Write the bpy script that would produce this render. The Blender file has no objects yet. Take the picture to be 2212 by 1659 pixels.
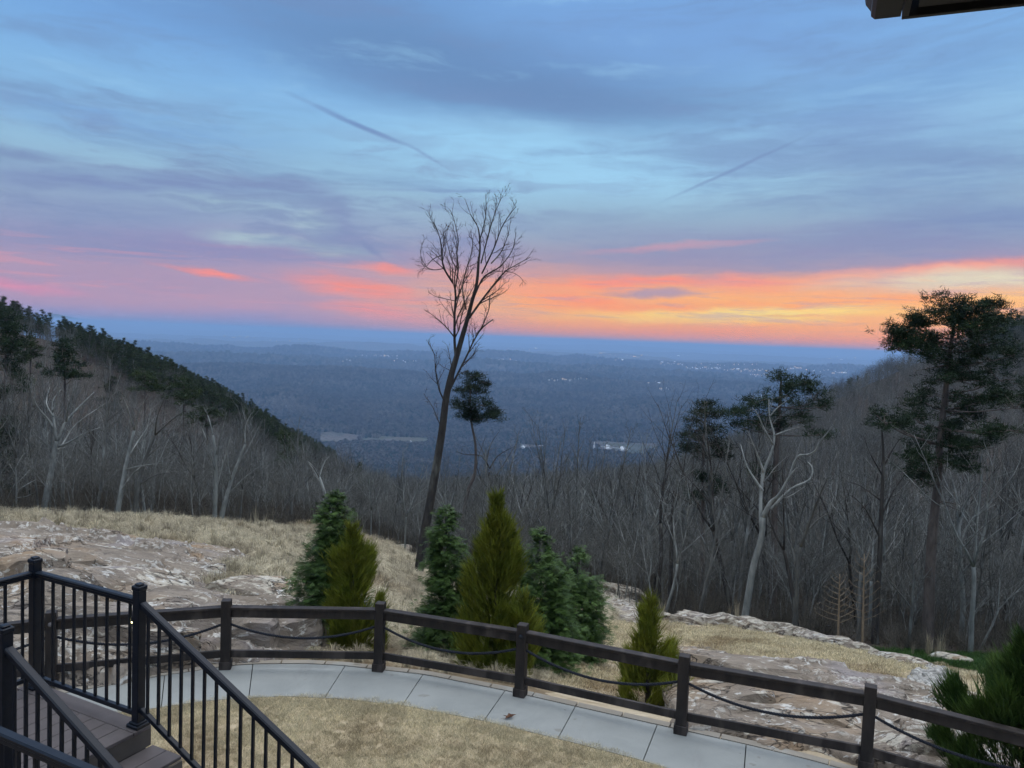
import bpy, math, random, time
import numpy as np
from math import radians as R, sin, cos, pi, sqrt, atan2, hypot
T00=time.time()
rnd=random.Random(7); rng=np.random.default_rng(11)
scene=bpy.context.scene; COL=scene.collection
# ------------------------------------------------------------------ camera model (photo 2212x1659 reference frame)
F=1660.; PIT=R(3.4); ROL=R(2.2); CZ=5.33
def ray(px,py):
    u=(px-1106)/F; v=-(py-829.5)/F
    c,s=cos(ROL),sin(ROL); x=u*c-v*s; z=u*s+v*c
    cp,sp=cos(PIT),sin(PIT)
    return (x,cp+z*sp,z*cp-sp)
def at(px,py,D):
    r=ray(px,py); t=D/hypot(r[0],r[1]); return (r[0]*t,r[1]*t,CZ+r[2]*t)
def onz(px,py,z):
    r=ray(px,py); t=(z-CZ)/r[2]; return (r[0]*t,r[1]*t,z)
def azel(px,py):
    r=ray(px,py); return math.degrees(atan2(r[0],r[1])), math.degrees(atan2(r[2],hypot(r[0],r[1])))
cam=bpy.data.cameras.new('camera'); co=bpy.data.objects.new('camera',cam); COL.objects.link(co)
cam.sensor_width=36; cam.lens=36*F/2212; cam.clip_start=.05; cam.clip_end=200000
from mathutils import Matrix, Vector
fw=Vector((0,cos(PIT),-sin(PIT))); right0=Vector((1,0,0)); up0=right0.cross(fw)
rt=right0*cos(ROL)+up0*sin(ROL); up=up0*cos(ROL)-right0*sin(ROL)
co.matrix_world=Matrix(((rt.x,up.x,-fw.x,0),(rt.y,up.y,-fw.y,0),(rt.z,up.z,-fw.z,CZ),(0,0,0,1)))
scene.camera=co
def lin(r,g,b):
    f=lambda c:(c/255/12.92) if c/255<=.04045 else ((c/255+.055)/1.055)**2.4
    return (f(r),f(g),f(b),1)
# ------------------------------------------------------------------ numpy noise
def _h(ix,iy,s):
    n=(ix.astype(np.int64)*374761393+iy.astype(np.int64)*668265263+s*1442695041)&0x7fffffff
    n=((n^(n>>13))*1274126177)&0x7fffffff
    return ((n^(n>>16))&0xffff)/65535.
def vnoise(x,y,s=0):
    x=np.asarray(x,float);y=np.asarray(y,float)
    ix=np.floor(x);iy=np.floor(y);fx=x-ix;fy=y-iy;ix=ix.astype(np.int64);iy=iy.astype(np.int64)
    fx=fx*fx*(3-2*fx);fy=fy*fy*(3-2*fy)
    return (_h(ix,iy,s)*(1-fx)+_h(ix+1,iy,s)*fx)*(1-fy)+(_h(ix,iy+1,s)*(1-fx)+_h(ix+1,iy+1,s)*fx)*fy
def fbm(x,y,o=4,s=0):
    a=.5;t=0;n=0
    for i in range(o):
        t=t+a*vnoise(x*2**i+17.3*i,y*2**i-9.1*i,s+i);n+=a;a*=.5
    return t/n
# ------------------------------------------------------------------ mesh helpers
def tag(o,label=None,cat=None,group=None,kind=None):
    if label:o['label']=label
    if cat:o['category']=cat
    if group:o['group']=group
    if kind:o['kind']=kind
    return o
def link(o,parent=None):
    COL.objects.link(o)
    if parent is not None:o.parent=parent
    return o
def empty(name,loc=(0,0,0),rz=0):
    o=bpy.data.objects.new(name,None);o.location=loc;o.rotation_euler=(0,0,rz);o.empty_display_size=.2
    return link(o)
def mk(name,V,Fc,mats,parent=None,mi=None,smooth=False,do_link=True,attr=None):
    me=bpy.data.meshes.new(name)
    V=np.asarray(V,dtype=np.float32).reshape(-1,3)
    if isinstance(Fc,np.ndarray):
        k=Fc.shape[1];me.vertices.add(len(V));me.vertices.foreach_set('co',V.ravel())
        me.loops.add(Fc.size);me.loops.foreach_set('vertex_index',Fc.ravel().astype(np.int32))
        me.polygons.add(len(Fc));me.polygons.foreach_set('loop_start',(np.arange(len(Fc))*k).astype(np.int32))
        me.polygons.foreach_set('loop_total',np.full(len(Fc),k,dtype=np.int32));me.update(calc_edges=True)
    else: me.from_pydata(V.tolist(),[],Fc)
    if not isinstance(mats,(list,tuple)):mats=[mats]
    for m in mats:me.materials.append(m)
    if mi is not None:me.polygons.foreach_set('material_index',np.asarray(mi,dtype=np.int32))
    me.polygons.foreach_set('use_smooth',[smooth]*len(me.polygons))
    if attr:
        for n,(ty,a) in attr.items():
            at_=me.attributes.new(n,ty,'POINT');at_.data.foreach_set('value' if ty=='FLOAT' else ('color' if 'COLOR' in ty else 'vector'),np.asarray(a,dtype=np.float32).ravel())
    o=bpy.data.objects.new(name,me)
    if do_link:link(o,parent)
    return o
class G:
    def __init__(s):s.v=[];s.f=[];s.a=[]
    def add(s,vs,fs,a=0.):
        b=len(s.v);s.v.extend(vs);s.f.extend([tuple(b+i for i in f) for f in fs]);s.a.extend([a]*len(vs))
    def tube(s,pts,rad,k=5,cap=True,a=0.):
        b=len(s.v);n=len(pts)
        for i,p in enumerate(pts):
            q0=pts[max(i-1,0)];q1=pts[min(i+1,n-1)]
            dx,dy,dz=q1[0]-q0[0],q1[1]-q0[1],q1[2]-q0[2];L=sqrt(dx*dx+dy*dy+dz*dz) or 1;dx/=L;dy/=L;dz/=L
            if abs(dz)<.9: ax,ay,az=-dy,dx,0.
            else: ax,ay,az=0.,dz,-dy
            L=sqrt(ax*ax+ay*ay+az*az) or 1;ax/=L;ay/=L;az/=L
            bx,by,bz=dy*az-dz*ay,dz*ax-dx*az,dx*ay-dy*ax
            r=rad[i]
            for j in range(k):
                t=2*pi*j/k;c=cos(t)*r;d=sin(t)*r
                s.v.append((p[0]+ax*c+bx*d,p[1]+ay*c+by*d,p[2]+az*c+bz*d));s.a.append(a)
        for i in range(n-1):
            for j in range(k):
                j2=(j+1)%k;s.f.append((b+i*k+j,b+i*k+j2,b+(i+1)*k+j2,b+(i+1)*k+j))
        if cap:
            s.f.append(tuple(b+(n-1)*k+j for j in range(k)));s.f.append(tuple(b+j for j in reversed(range(k))))
    def box(s,c,sz,ux=(1,0,0),bev=0,uz=None):   # ux = local x axis (unit), local y = horizontal perpendicular
        ux=Vector(ux).normalized();uz_=Vector(uz).normalized() if uz else None
        if uz_ is None:
            uy=Vector((0,0,1)).cross(ux).normalized();uz_=ux.cross(uy)
        else: uy=uz_.cross(ux)
        hx,hy,hz=sz[0]/2,sz[1]/2,sz[2]/2;c=Vector(c)
        if bev<=0:
            vs=[tuple(c+ux*(x*hx)+uy*(y*hy)+uz_*(z*hz)) for z in(-1,1) for y in(-1,1) for x in(-1,1)]
            s.add(vs,[(0,2,3,1),(4,5,7,6),(0,1,5,4),(2,6,7,3),(0,4,6,2),(1,3,7,5)])
        else:
            bm=_bev(sz,bev);s.add([tuple(c+ux*v[0]+uy*v[1]+uz_*v[2]) for v in bm[0]],bm[1])
    def mk(s,name,mats,parent=None,smooth=False,do_link=True,attr=True):
        return mk(name,s.v,s.f,mats,parent,None,smooth,do_link,{'tint':('FLOAT',s.a)} if attr else None)
import bmesh
_bc={}
def _bev(sz,b):
    k=(round(sz[0],4),round(sz[1],4),round(sz[2],4),b)
    if k not in _bc:
        bm=bmesh.new();bmesh.ops.create_cube(bm,size=1)
        for v in bm.verts:v.co=Vector((v.co.x*sz[0],v.co.y*sz[1],v.co.z*sz[2]))
        bmesh.ops.bevel(bm,geom=bm.edges[:],offset=b,segments=1,affect='EDGES')
        bm.verts.index_update()
        _bc[k]=([tuple(v.co) for v in bm.verts],[tuple(v.index for v in f.verts) for f in bm.faces]);bm.free()
    return _bc[k]
# ------------------------------------------------------------------ materials
class N:
    def __init__(s,nt):s.t=nt
    def n(s,ty,ins={},**kw):
        x=s.t.nodes.new(ty)
        for k,v in kw.items():setattr(x,k,v)
        for k,v in ins.items():
            i=x.inputs[k]
            if isinstance(v,bpy.types.NodeSocket):s.t.links.new(v,i)
            else:i.default_value=v
        return x
    def m(s,op,a,b=None,c=None,clamp=False):
        ins={0:a}
        if b is not None:ins[1]=b
        if c is not None:ins[2]=c
        return s.n('ShaderNodeMath',ins,operation=op,use_clamp=clamp).outputs[0]
    def vm(s,op,a,b=None,sc=None):
        ins={0:a}
        if b is not None:ins[1]=b
        x=s.n('ShaderNodeVectorMath',ins,operation=op)
        if sc is not None:x.inputs['Scale'].default_value=sc
        return x.outputs['Value'] if op in('DOT_PRODUCT','LENGTH') else x.outputs[0]
    def mix(s,f,a,b,blend='MIX'):
        x=s.n('ShaderNodeMix',data_type='RGBA',blend_type=blend)
        for i,v in((0,f),(6,a),(7,b)):
            if isinstance(v,bpy.types.NodeSocket):s.t.links.new(v,x.inputs[i])
            else:x.inputs[i].default_value=v
        return x.outputs[2]
    def ramp(s,f,st,interp='LINEAR'):
        x=s.n('ShaderNodeValToRGB',{0:f});cr=x.color_ramp;cr.interpolation=interp
        while len(cr.elements)<len(st):cr.elements.new(.5)
        for e,(p,c) in zip(cr.elements,st):
            e.position=p;e.color=c if len(c)==4 else (*c,1)
        return x.outputs[0]
    def mr(s,v,a,b,c=0.,d=1.,smooth=True):
        return s.n('ShaderNodeMapRange',{0:v,1:a,2:b,3:c,4:d},interpolation_type='SMOOTHSTEP' if smooth else 'LINEAR').outputs[0]
    def noise(s,vec,sc,det=4,rough=.55,dist=0,col=False):
        x=s.n('ShaderNodeTexNoise',{'Vector':vec,'Scale':sc,'Detail':det,'Roughness':rough,'Distortion':dist})
        return x.outputs[1 if col else 0]
def mat(name):
    m=bpy.data.materials.new(name);m.use_nodes=True;t=m.node_tree;t.nodes.clear();n=N(t)
    out=n.n('ShaderNodeOutputMaterial');b=n.n('ShaderNodeBsdfPrincipled');t.links.new(b.outputs[0],out.inputs[0])
    def setc(c,rough=.8,spec=.3,normal=None):
        for k,v in(('Base Color',c),('Roughness',rough),('Specular IOR Level',spec)):
            if isinstance(v,bpy.types.NodeSocket):t.links.new(v,b.inputs[k])
            else:b.inputs[k].default_value=v
        if normal is not None:t.links.new(normal,b.inputs['Normal'])
    n.set=setc;n.b=b;n.out=out
    return m,n
def g3(v):return (v[0],v[1],v[2],1)
def bump(n,h,dist=.02,st=.5):return n.n('ShaderNodeBump',{'Height':h,'Distance':dist,'Strength':st}).outputs[0]
def simple(name,c1,c2,sc=8,rough=.8,spec=.3,stretch=(1,1,1),bd=0,rand=0.,attr=0.,c3=None,world=0):
    m,n=mat(name);tc=n.n('ShaderNodeTexCoord').outputs['Object']
    if world:tc=n.n('ShaderNodeNewGeometry').outputs['Position']
    mp=n.n('ShaderNodeMapping',{'Vector':tc,'Scale':stretch}).outputs[0]
    x=n.noise(mp,sc,5,.6)
    c=n.ramp(x,[(.3,c1),(.7,c2)])
    if c3: c=n.mix(n.mr(n.noise(mp,sc*.31,3),.52,.66),c,g3(c3))
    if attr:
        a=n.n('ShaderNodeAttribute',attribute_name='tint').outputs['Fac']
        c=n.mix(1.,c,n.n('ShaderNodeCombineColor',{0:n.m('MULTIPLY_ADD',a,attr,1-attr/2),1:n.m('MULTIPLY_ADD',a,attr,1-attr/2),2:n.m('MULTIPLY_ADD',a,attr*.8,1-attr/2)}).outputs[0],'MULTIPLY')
    if rand:
        r=n.n('ShaderNodeObjectInfo').outputs['Random'];k=n.m('MULTIPLY_ADD',r,rand,1-rand/2)
        c=n.mix(1.,c,n.n('ShaderNodeCombineColor',{0:k,1:k,2:k}).outputs[0],'MULTIPLY')
    n.set(c,rough,spec,bump(n,x,bd) if bd else None)
    return m
M={}
M['bark']=simple('bark',(.09,.09,.082),(.19,.19,.17),6,.9,.15,(1,1,.25),.02,rand=.7,c3=(.26,.27,.25))
M['twig']=simple('twig',(.088,.086,.076),(.142,.137,.122),3,.9,.1,rand=.7)
M['bark_pale']=simple('pale_bark',(.14,.15,.14),(.32,.33,.3),5,.9,.15,(1,1,.3),.02,c3=(.42,.43,.4))
M['twig_pale']=simple('pale_twig',(.16,.165,.155),(.25,.25,.235),3,.9,.1,rand=.3)
M['bark_tan']=simple('tan_bark',(.2,.15,.1),(.3,.235,.16),8,.9,.15,(1,1,.3),.01)
M['bark_dark']=simple('dark_bark',(.03,.027,.025),(.075,.068,.06),7,.9,.15,(1,1,.25),.02,c3=(.14,.14,.12))
M['twig_dark']=simple('dark_twig',(.05,.04,.035),(.1,.078,.066),3,.9,.1)
M['bark_pine']=simple('pine_bark',(.075,.062,.055),(.18,.15,.13),6,.9,.15,(1,1,.3),.03)
M['needle']=simple('needles',(.010,.022,.010),(.024,.045,.019),1.3,.7,.25,attr=.9,rand=.5)
M['needle_far']=simple('far_needles',(.024,.038,.016),(.05,.07,.03),.06,.8,.2,attr=.9,rand=.6,world=1)
M['cedar']=simple('cedar_foliage',(.028,.062,.013),(.07,.125,.028),2.2,.6,.3,attr=1.2,rand=.25)
M['golden']=simple('golden_foliage',(.085,.125,.012),(.23,.235,.03),2.0,.65,.25,attr=1.1,rand=.2)
M['golden_dark']=simple('dark_golden_foliage',(.025,.06,.012),(.07,.115,.022),2.0,.65,.25,attr=1.1,rand=.2)
M['drygrass']=simple('dry_grass_blades',(.36,.305,.235),(.62,.55,.435),.5,.9,.1,attr=1.,rand=.55,world=1,c3=(.30,.24,.17))
M['lawnblade']=simple('dormant_lawn_blades',(.44,.37,.27),(.74,.655,.505),1.3,.9,.1,attr=1.3,rand=.15,world=1,c3=(.38,.30,.21))
M['greenblade']=simple('green_grass_blades',(.035,.075,.025),(.07,.13,.04),1.5,.9,.1,attr=.9,rand=.3)
M['brush']=simple('brush_stems',(.10,.09,.075),(.19,.17,.145),1.5,.9,.1,attr=.6,rand=.6)
M['metal']=simple('black_aluminium',(.003,.006,.012),(.007,.011,.019),30,.42,.32)
M['fence']=simple('brown_stained_wood',(.011,.009,.008),(.034,.026,.023),9,.6,.35,(1,1,.35),.004,c3=(.06,.048,.042))
M['rope']=simple('dark_rope',(.008,.01,.016),(.02,.024,.034),60,.7,.3)
M['deck']=simple('composite_deck_board',(.10,.086,.085),(.135,.118,.115),5,.7,.25,(1,1,1),.001)
M['dark']=simple('dark_gap',(.01,.01,.01),(.014,.014,.014),3)
M['gutter']=simple('dark_gutter',(.010,.010,.012),(.02,.02,.022),12,.5,.4)
M['gutter_side']=simple('weathered_gutter_side',(.12,.11,.11),(.2,.19,.19),12,.5,.4)
M['lichen_rock']=None
def emis(name,c,s):
    m,n=mat(name);n.b.inputs['Emission Color'].default_value=(*c,1);n.b.inputs['Emission Strength'].default_value=s;n.set((*[x*.5 for x in c],1));return m
# rock
def rockmat(name,warm=0.,pale=.5):
    m,n=mat(name);g=n.n('ShaderNodeNewGeometry');P=g.outputs['Position']
    wr=n.vm('ADD',P,n.vm('SCALE',n.noise(P,.9,3,.5,col=True),sc=.9))
    mp=n.n('ShaderNodeMapping',{'Vector':wr,'Rotation':(.1,.05,.5),'Scale':(1,2.4,3.2)}).outputs[0]
    a=n.noise(mp,.8,6,.6);b=n.noise(mp,2.6,6,.62);c=n.noise(P,.35,3,.5);d=n.noise(mp,9,4,.65)
    col=n.ramp(a,[(.25,(.165,.137,.107)),(.45,(.24,.20,.158)),(.6,(.30,.252,.20)),(.8,(.37,.325,.262))])
    col=n.mix(n.mr(c,.5,.68,0.,.55+.45*warm),col,g3((.36,.235,.125)))
    col=n.mix(n.mr(n.noise(P,.5,3,.5,.4),.55,.7,0,.8),col,g3((.29,.26,.255)))
    col=n.mix(n.mr(n.m('ADD',b,n.m('MULTIPLY',n.m('SUBTRACT',c,.5),.35)),.61-.09*pale,.70-.09*pale,0,.8),col,g3((.60,.55,.45)))
    col=n.mix(n.mr(n.noise(mp,1.5,6,.68,1.),.575,.62,0,.75),col,g3((.70,.69,.64)))
    mp3=n.n('ShaderNodeMapping',{'Vector':P,'Rotation':(.2,.1,-.35),'Scale':(.55,1.5,1.2)}).outputs[0]
    crk=n.m('MAXIMUM',n.mr(n.m('ABSOLUTE',n.m('SUBTRACT',n.noise(mp3,.7,5,.55,.3),.5)),.0,.011,1,0),n.mr(n.m('ABSOLUTE',n.m('SUBTRACT',n.noise(mp3,1.9,4,.5),.46)),.0,.010,.8,0))
    crk=n.m('MULTIPLY',crk,n.mr(c,.4,.55))
    col=n.mix(n.m('MULTIPLY',crk,.85),col,g3((.035,.03,.028)))
    col=n.mix(n.mr(d,.3,.45,.35,0),col,g3((.07,.058,.052)))
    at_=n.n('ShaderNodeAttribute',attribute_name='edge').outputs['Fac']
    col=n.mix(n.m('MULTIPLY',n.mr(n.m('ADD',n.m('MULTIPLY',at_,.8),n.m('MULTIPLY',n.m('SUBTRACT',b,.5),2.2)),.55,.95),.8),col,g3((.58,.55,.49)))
    h=n.m('ADD',n.m('ADD',a,n.m('MULTIPLY',b,.6)),n.m('MULTIPLY',d,.25));h=n.m('SUBTRACT',h,n.m('MULTIPLY',crk,.5))
    n.set(col,.85,.2,bump(n,h,.09,.8));return m
M['rock']=rockmat('sandstone',.45,.35)
M['rock_pale']=rockmat('pale_lichened_sandstone',.0,1.6)
M['rock_warm']=rockmat('rusty_sandstone',1.,.6)
# ------------------------------------------------------------------ terrain height function
# columns: photo x -> list of (distance m, photo y of the ground there) or (distance, None, z)
cols={
 -500:[(38,1080),(60,1000),(100,890),(150,768),(220,645),(300,730)],
 0:[(22,1230),(28,1160),(34,1120),(44,1085),(60,1030),(100,905),(150,795),(215,688),(245,684),(330,None,-75),(600,None,-190)],
 300:[(22,1240),(29,1170),(36,1132),(46,1100),(60,1065),(100,965),(160,860),(270,770),(300,770),(400,None,-95),(600,None,-185)],
 600:[(22,1260),(30,1185),(38,1143),(48,1120),(60,1098),(100,1043),(200,972),(420,908),(450,908),(560,None,-120),(800,None,-220)],
 760:[(22,1290),(30,1205),(36,1168),(48,1140),(60,1130),(100,1102),(200,1065),(400,1030),(560,None,-150),(800,None,-230)],
 900:[(22,1330),(30,1265),(36,1243),(46,1210),(60,1185),(100,1140),(200,1085),(400,1048),(600,1038),(800,None,-215)],
 1106:[(20,1370),(26,1310),(32,1280),(44,1235),(60,1200),(100,1150),(200,1092),(400,1052),(600,1042),(800,None,-215)],
 1400:[(18,1440),(24,1375),(30,1338),(42,1300),(60,1240),(100,1165),(200,1092),(400,1040),(560,1028),(800,None,-225)],
 1700:[(16,1480),(22,1410),(29,1372),(42,1330),(60,1255),(100,1145),(200,1000),(400,892),(430,890),(560,None,-80),(800,None,-210)],
 1950:[(16,1540),(22,1460),(29,1417),(42,1362),(60,1270),(100,1130),(200,945),(380,778),(410,773),(540,None,-30),(800,None,-190)],
 2212:[(16,1560),(22,1490),(28,1452),(42,1385),(60,1290),(100,1130),(200,910),(350,695),(385,690),(520,None,0),(800,None,-180)],
 2700:[(16,1600),(22,1540),(28,1500),(42,1420),(60,1300),(100,1120),(200,880),(350,640),(480,None,30),(800,None,-160)]}
fence_r=[(-60,13.2),(-31,12.9),(-20,12.6),(-9,12.1),(1.5,11.3),(13.7,10.7),(26.5,10.75),(40,11.2),(60,12)]
NL=700; L0,L1=math.log(.5),math.log(70000.)
lnr=np.concatenate([np.linspace(math.log(.5),math.log(10.4),12,endpoint=False),np.linspace(math.log(10.4),math.log(42),290,endpoint=False),np.linspace(math.log(42),math.log(70000),420)])
cx=[];czv=[]
for x in sorted(cols):
    az=math.degrees(atan2(ray(x,1150 if abs(x-1106)<1500 else 1150)[0],ray(x,1150)[1]))
    fr=np.interp(az,[a for a,b in fence_r],[b for a,b in fence_r])
    pts=[(.5,-.07),(fr+.22,-.07),(fr+.5,-.16)]
    for c in cols[x]:
        if len(c)==2:
            az0=R(az);D=c[0]
            # y at this azimuth: use the pixel column directly
            p=at(x,c[1],D);pts.append((D,p[2]))
        else: pts.append((c[0],c[2]))
    if pts[-1][0]<790: pts.append((800,-200))
    pts+= [(1300,-292),(2000,-330),(70000,-335)]
    cx.append(az);czv.append(np.interp(lnr,[math.log(a) for a,b in pts],[b for a,b in pts]))
azf=np.arange(-75,75.01,.16);czv=np.array(czv)
Z=np.empty((len(azf),len(lnr)))
for j in range(len(lnr)):Z[:,j]=np.interp(azf,cx,czv[:,j])
def blur(A,s,axis):
    if s<.3:return A
    r=int(3*s);k=np.exp(-.5*(np.arange(-r,r+1)/s)**2);k/=k.sum()
    P=np.pad(A,[(r,r) if a==axis else (0,0) for a in (0,1)],mode='edge');o=0
    for i,w in enumerate(k):o=o+w*(P[i:i+A.shape[0],:] if axis==0 else P[:,i:i+A.shape[1]])
    return o
Zb=blur(Z,14,0);wb=np.clip((lnr-math.log(13.5))/.25,0,1)[None,:];Z=Z*(1-wb)+Zb*wb
Zc=blur(Z,5,1);Z=Z*(1-wb)+Zc*wb
Dg=np.exp(lnr)[None,:];A_=np.radians(azf)[:,None];Xg=np.sin(A_)*Dg;Yg=np.cos(A_)*Dg
def natural(X,Y,D):
    n=(fbm(X/5,Y/5,4,3)-.5)*.5*np.clip((D-13)/12,0,1)*np.clip((60-D)/20,0,1)
    n=n+(fbm(X/26,Y/26,4,5)-.5)*5*np.clip((D-45)/60,0,1)*np.clip((1000-D)/400,0,1)
    w=np.clip((D-900)/1500,0,1)
    rg=1-np.abs(2*fbm(X/900,Y/700,5,21)-1)
    n=n+w*(rg-.5)*105*np.clip((D-2500)/3000+.25,0,1)
    # far ridges
    for (d0,wd,h,s) in((3600,500,40,30),(4700,600,85,31),(6400,700,70,37),(9000,900,115,33),(13000,1300,120,35),(19000,2000,120,39),(29000,3500,165,43)):
        e=np.exp(-((D-d0*(1+.22*(fbm(X/d0*2.2+5,Y/d0*.5,3,s)-.5)))/wd)**2)
        n=n+e*h*(.25+1.25*fbm(X/(d0*.16),Y/(d0*.25),4,s+1))*(D>900)
    ma=np.degrees(np.arctan2(X,Y))
    mt=1.45*300*np.exp(-((ma+31.)/1.5)**2)+245*np.exp(-((ma+28.3)/1.7)**2)+110*np.exp(-((ma+24)/5.)**2)
    n=n+np.exp(-((D-38000)/3000)**2)*mt*1.25
    vil=np.exp(-((D-2380)/260)**2);n=n*(1-.95*vil)
    return n
Z=Z+natural(Xg,Yg,Dg)
def TZ(x,y):
    D=hypot(x,y);a=math.degrees(atan2(x,y));a=min(max(a,-75),74.9);l=math.log(max(D,.51))
    fi=(a+75)/.16;i=int(fi);fi-=i;i=min(i,len(azf)-2)
    j=int(np.searchsorted(lnr,l))-1;j=min(max(j,0),len(lnr)-2);fj=(l-lnr[j])/(lnr[j+1]-lnr[j]);fj=min(max(fj,0),1)
    return float((Z[i,j]*(1-fj)+Z[i,j+1]*fj)*(1-fi)+(Z[i+1,j]*(1-fj)+Z[i+1,j+1]*fj)*fi)
def TZv(x,y):
    D=np.hypot(x,y);a=np.clip(np.degrees(np.arctan2(x,y)),-75,74.9);l=np.log(np.maximum(D,.51))
    fi=(a+75)/.16;i=np.minimum(fi.astype(int),len(azf)-2);fi=fi-i
    j=np.clip(np.searchsorted(lnr,l)-1,0,len(lnr)-2);fj=np.clip((l-lnr[j])/(lnr[j+1]-lnr[j]),0,1)
    return (Z[i,j]*(1-fj)+Z[i,j+1]*fj)*(1-fi)+(Z[i+1,j]*(1-fj)+Z[i+1,j+1]*fj)*fi
def hit(px,py,dmin=10.5,dmax=4000):
    d=dmin
    while d<dmax:
        p=at(px,py,d)
        if p[2]<=TZ(p[0],p[1]):return (p[0],p[1],TZ(p[0],p[1]))
        d*=1.004
    return at(px,py,dmax)
def inpoly(X,Y,poly):
    r=np.zeros(X.shape,bool);n=len(poly)
    for i in range(n):
        x1,y1=poly[i];x2,y2=poly[(i+1)%n]
        if y1==y2:continue
        c=((y1>Y)!=(y2>Y))&(X<(x2-x1)*(Y-y1)/(y2-y1)+x1);r^=c
    return r
def proj(X,Y,Zz):
    z0=Zz-CZ;cp,sp=cos(PIT),sin(PIT);d=Y*cp-z0*sp;z=Y*sp+z0*cp
    x=X/d;z=z/d;c,s=cos(ROL),sin(ROL);return 1106+(x*c+z*s)*F,829.5-(-x*s+z*c)*F
def ground(pxy):return [hit(*p)[:2] for p in pxy]
# rock areas, given where their outlines meet the ground
ROCK_L=ground([(-160,1128),(0,1150),(110,1158),(250,1170),(305,1178),(345,1194),(400,1182),(470,1183),(545,1208),(520,1224),(470,1238),(430,1268),(470,1292),(555,1295),(585,1325),(600,1370),(640,1400),(600,1437),(480,1444),(300,1462),(100,1500),(-260,1560)])
ROCK_R=ground([(1450,1398),(1500,1396),(1560,1412),(1640,1425),(1720,1450),(1800,1462),(1880,1476),(1925,1492),(1990,1496),(2050,1500),(2110,1550),(2170,1600),(2260,1700),(1800,1712),(1560,1602),(1490,1588),(1440,1560),(1480,1500),(1490,1440)])
ROCK_C=ground([(1285,1282),(1320,1275),(1395,1318),(1420,1342),(1350,1348),(1300,1322)])
LAWN=ground([(1190,1500),(1200,1400),(1300,1345),(1380,1341),(1520,1349),(1700,1378),(1870,1414),(1960,1434),(2040,1440),(2140,1470),(2230,1490),(2500,1600),(2500,1800),(1700,1700),(1300,1560)])
GREEN=ground([(1880,1408),(1960,1408),(2040,1412),(2400,1425),(2400,1500),(2230,1486),(2160,1468),(2090,1446),(2040,1438),(1960,1430)])
BROW=ground([(-500,1080),(0,1116),(300,1128),(480,1138),(640,1142),(700,1146),(790,1168),(860,1190),(890,1212),(940,1225),(1000,1240),(1100,1270),(1290,1290),(1400,1332),(1520,1342),(1700,1370),(1870,1405),(1960,1408),(2060,1412),(2212,1425),(2700,1470)])
OPEN=BROW+[(9,5),(6,3),(-6,3),(-12,5)]
def sd(n,a,b):return np.clip((n-a)/(b-a),0,1)
# ------------------------------------------------------------------ terrain mesh
azc=np.concatenate([np.arange(-180,-75,3.),azf,np.arange(78,180,3.)])
Zfull=np.empty((len(azc),len(lnr)));na=len(azf);k0=len(np.arange(-180,-75,3.))
Zfull[k0:k0+na]=Z
# behind the camera: level garden then a gentle fall, blended from both edges
for i,a in enumerate(azc):
    if a<-75 or a>75.01:
        Zfull[i]=Z[0] if a<0 else Z[-1]
        w=min(1,(abs(a)-75)/90);Zfull[i]=Zfull[i]*(1-w)+w*.5*(Z[0]+Z[-1])
A2=np.radians(azc)[:,None];XX=np.sin(A2)*Dg;YY=np.cos(A2)*Dg
nA,nR=Zfull.shape;V=np.stack([XX,YY,Zfull],-1).reshape(-1,3)
V=np.vstack([V,[[0,0,-.07]]])
i=np.arange(nA)[:,None];j=np.arange(nR-1)[None,:];i2=(i+1)%nA
Fq=np.stack([i*nR+j,i*nR+j+1,i2*nR+j+1,i2*nR+j],-1).reshape(-1,4)
X=V[:,0];Y=V[:,1];DD=np.hypot(X,Y)
wj=(vnoise(X*1.5,Y*1.5,4)-.5)*.8;wk=(vnoise(X*1.5,Y*1.5,9)-.5)*.8
near=DD<80
def msk(poly):
    m=np.zeros(len(X));q=near;m[q]=inpoly(X[q]+wj[q],Y[q]+wk[q],poly);return m
mo=msk(OPEN);mo[DD<10]=1;ml=msk(LAWN);mg=msk(GREEN)
cr_=np.zeros((len(X),4),np.float32);cr_[:,0]=mo;cr_[:,1]=ml;cr_[:,2]=mg;cr_[:,3]=1
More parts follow.
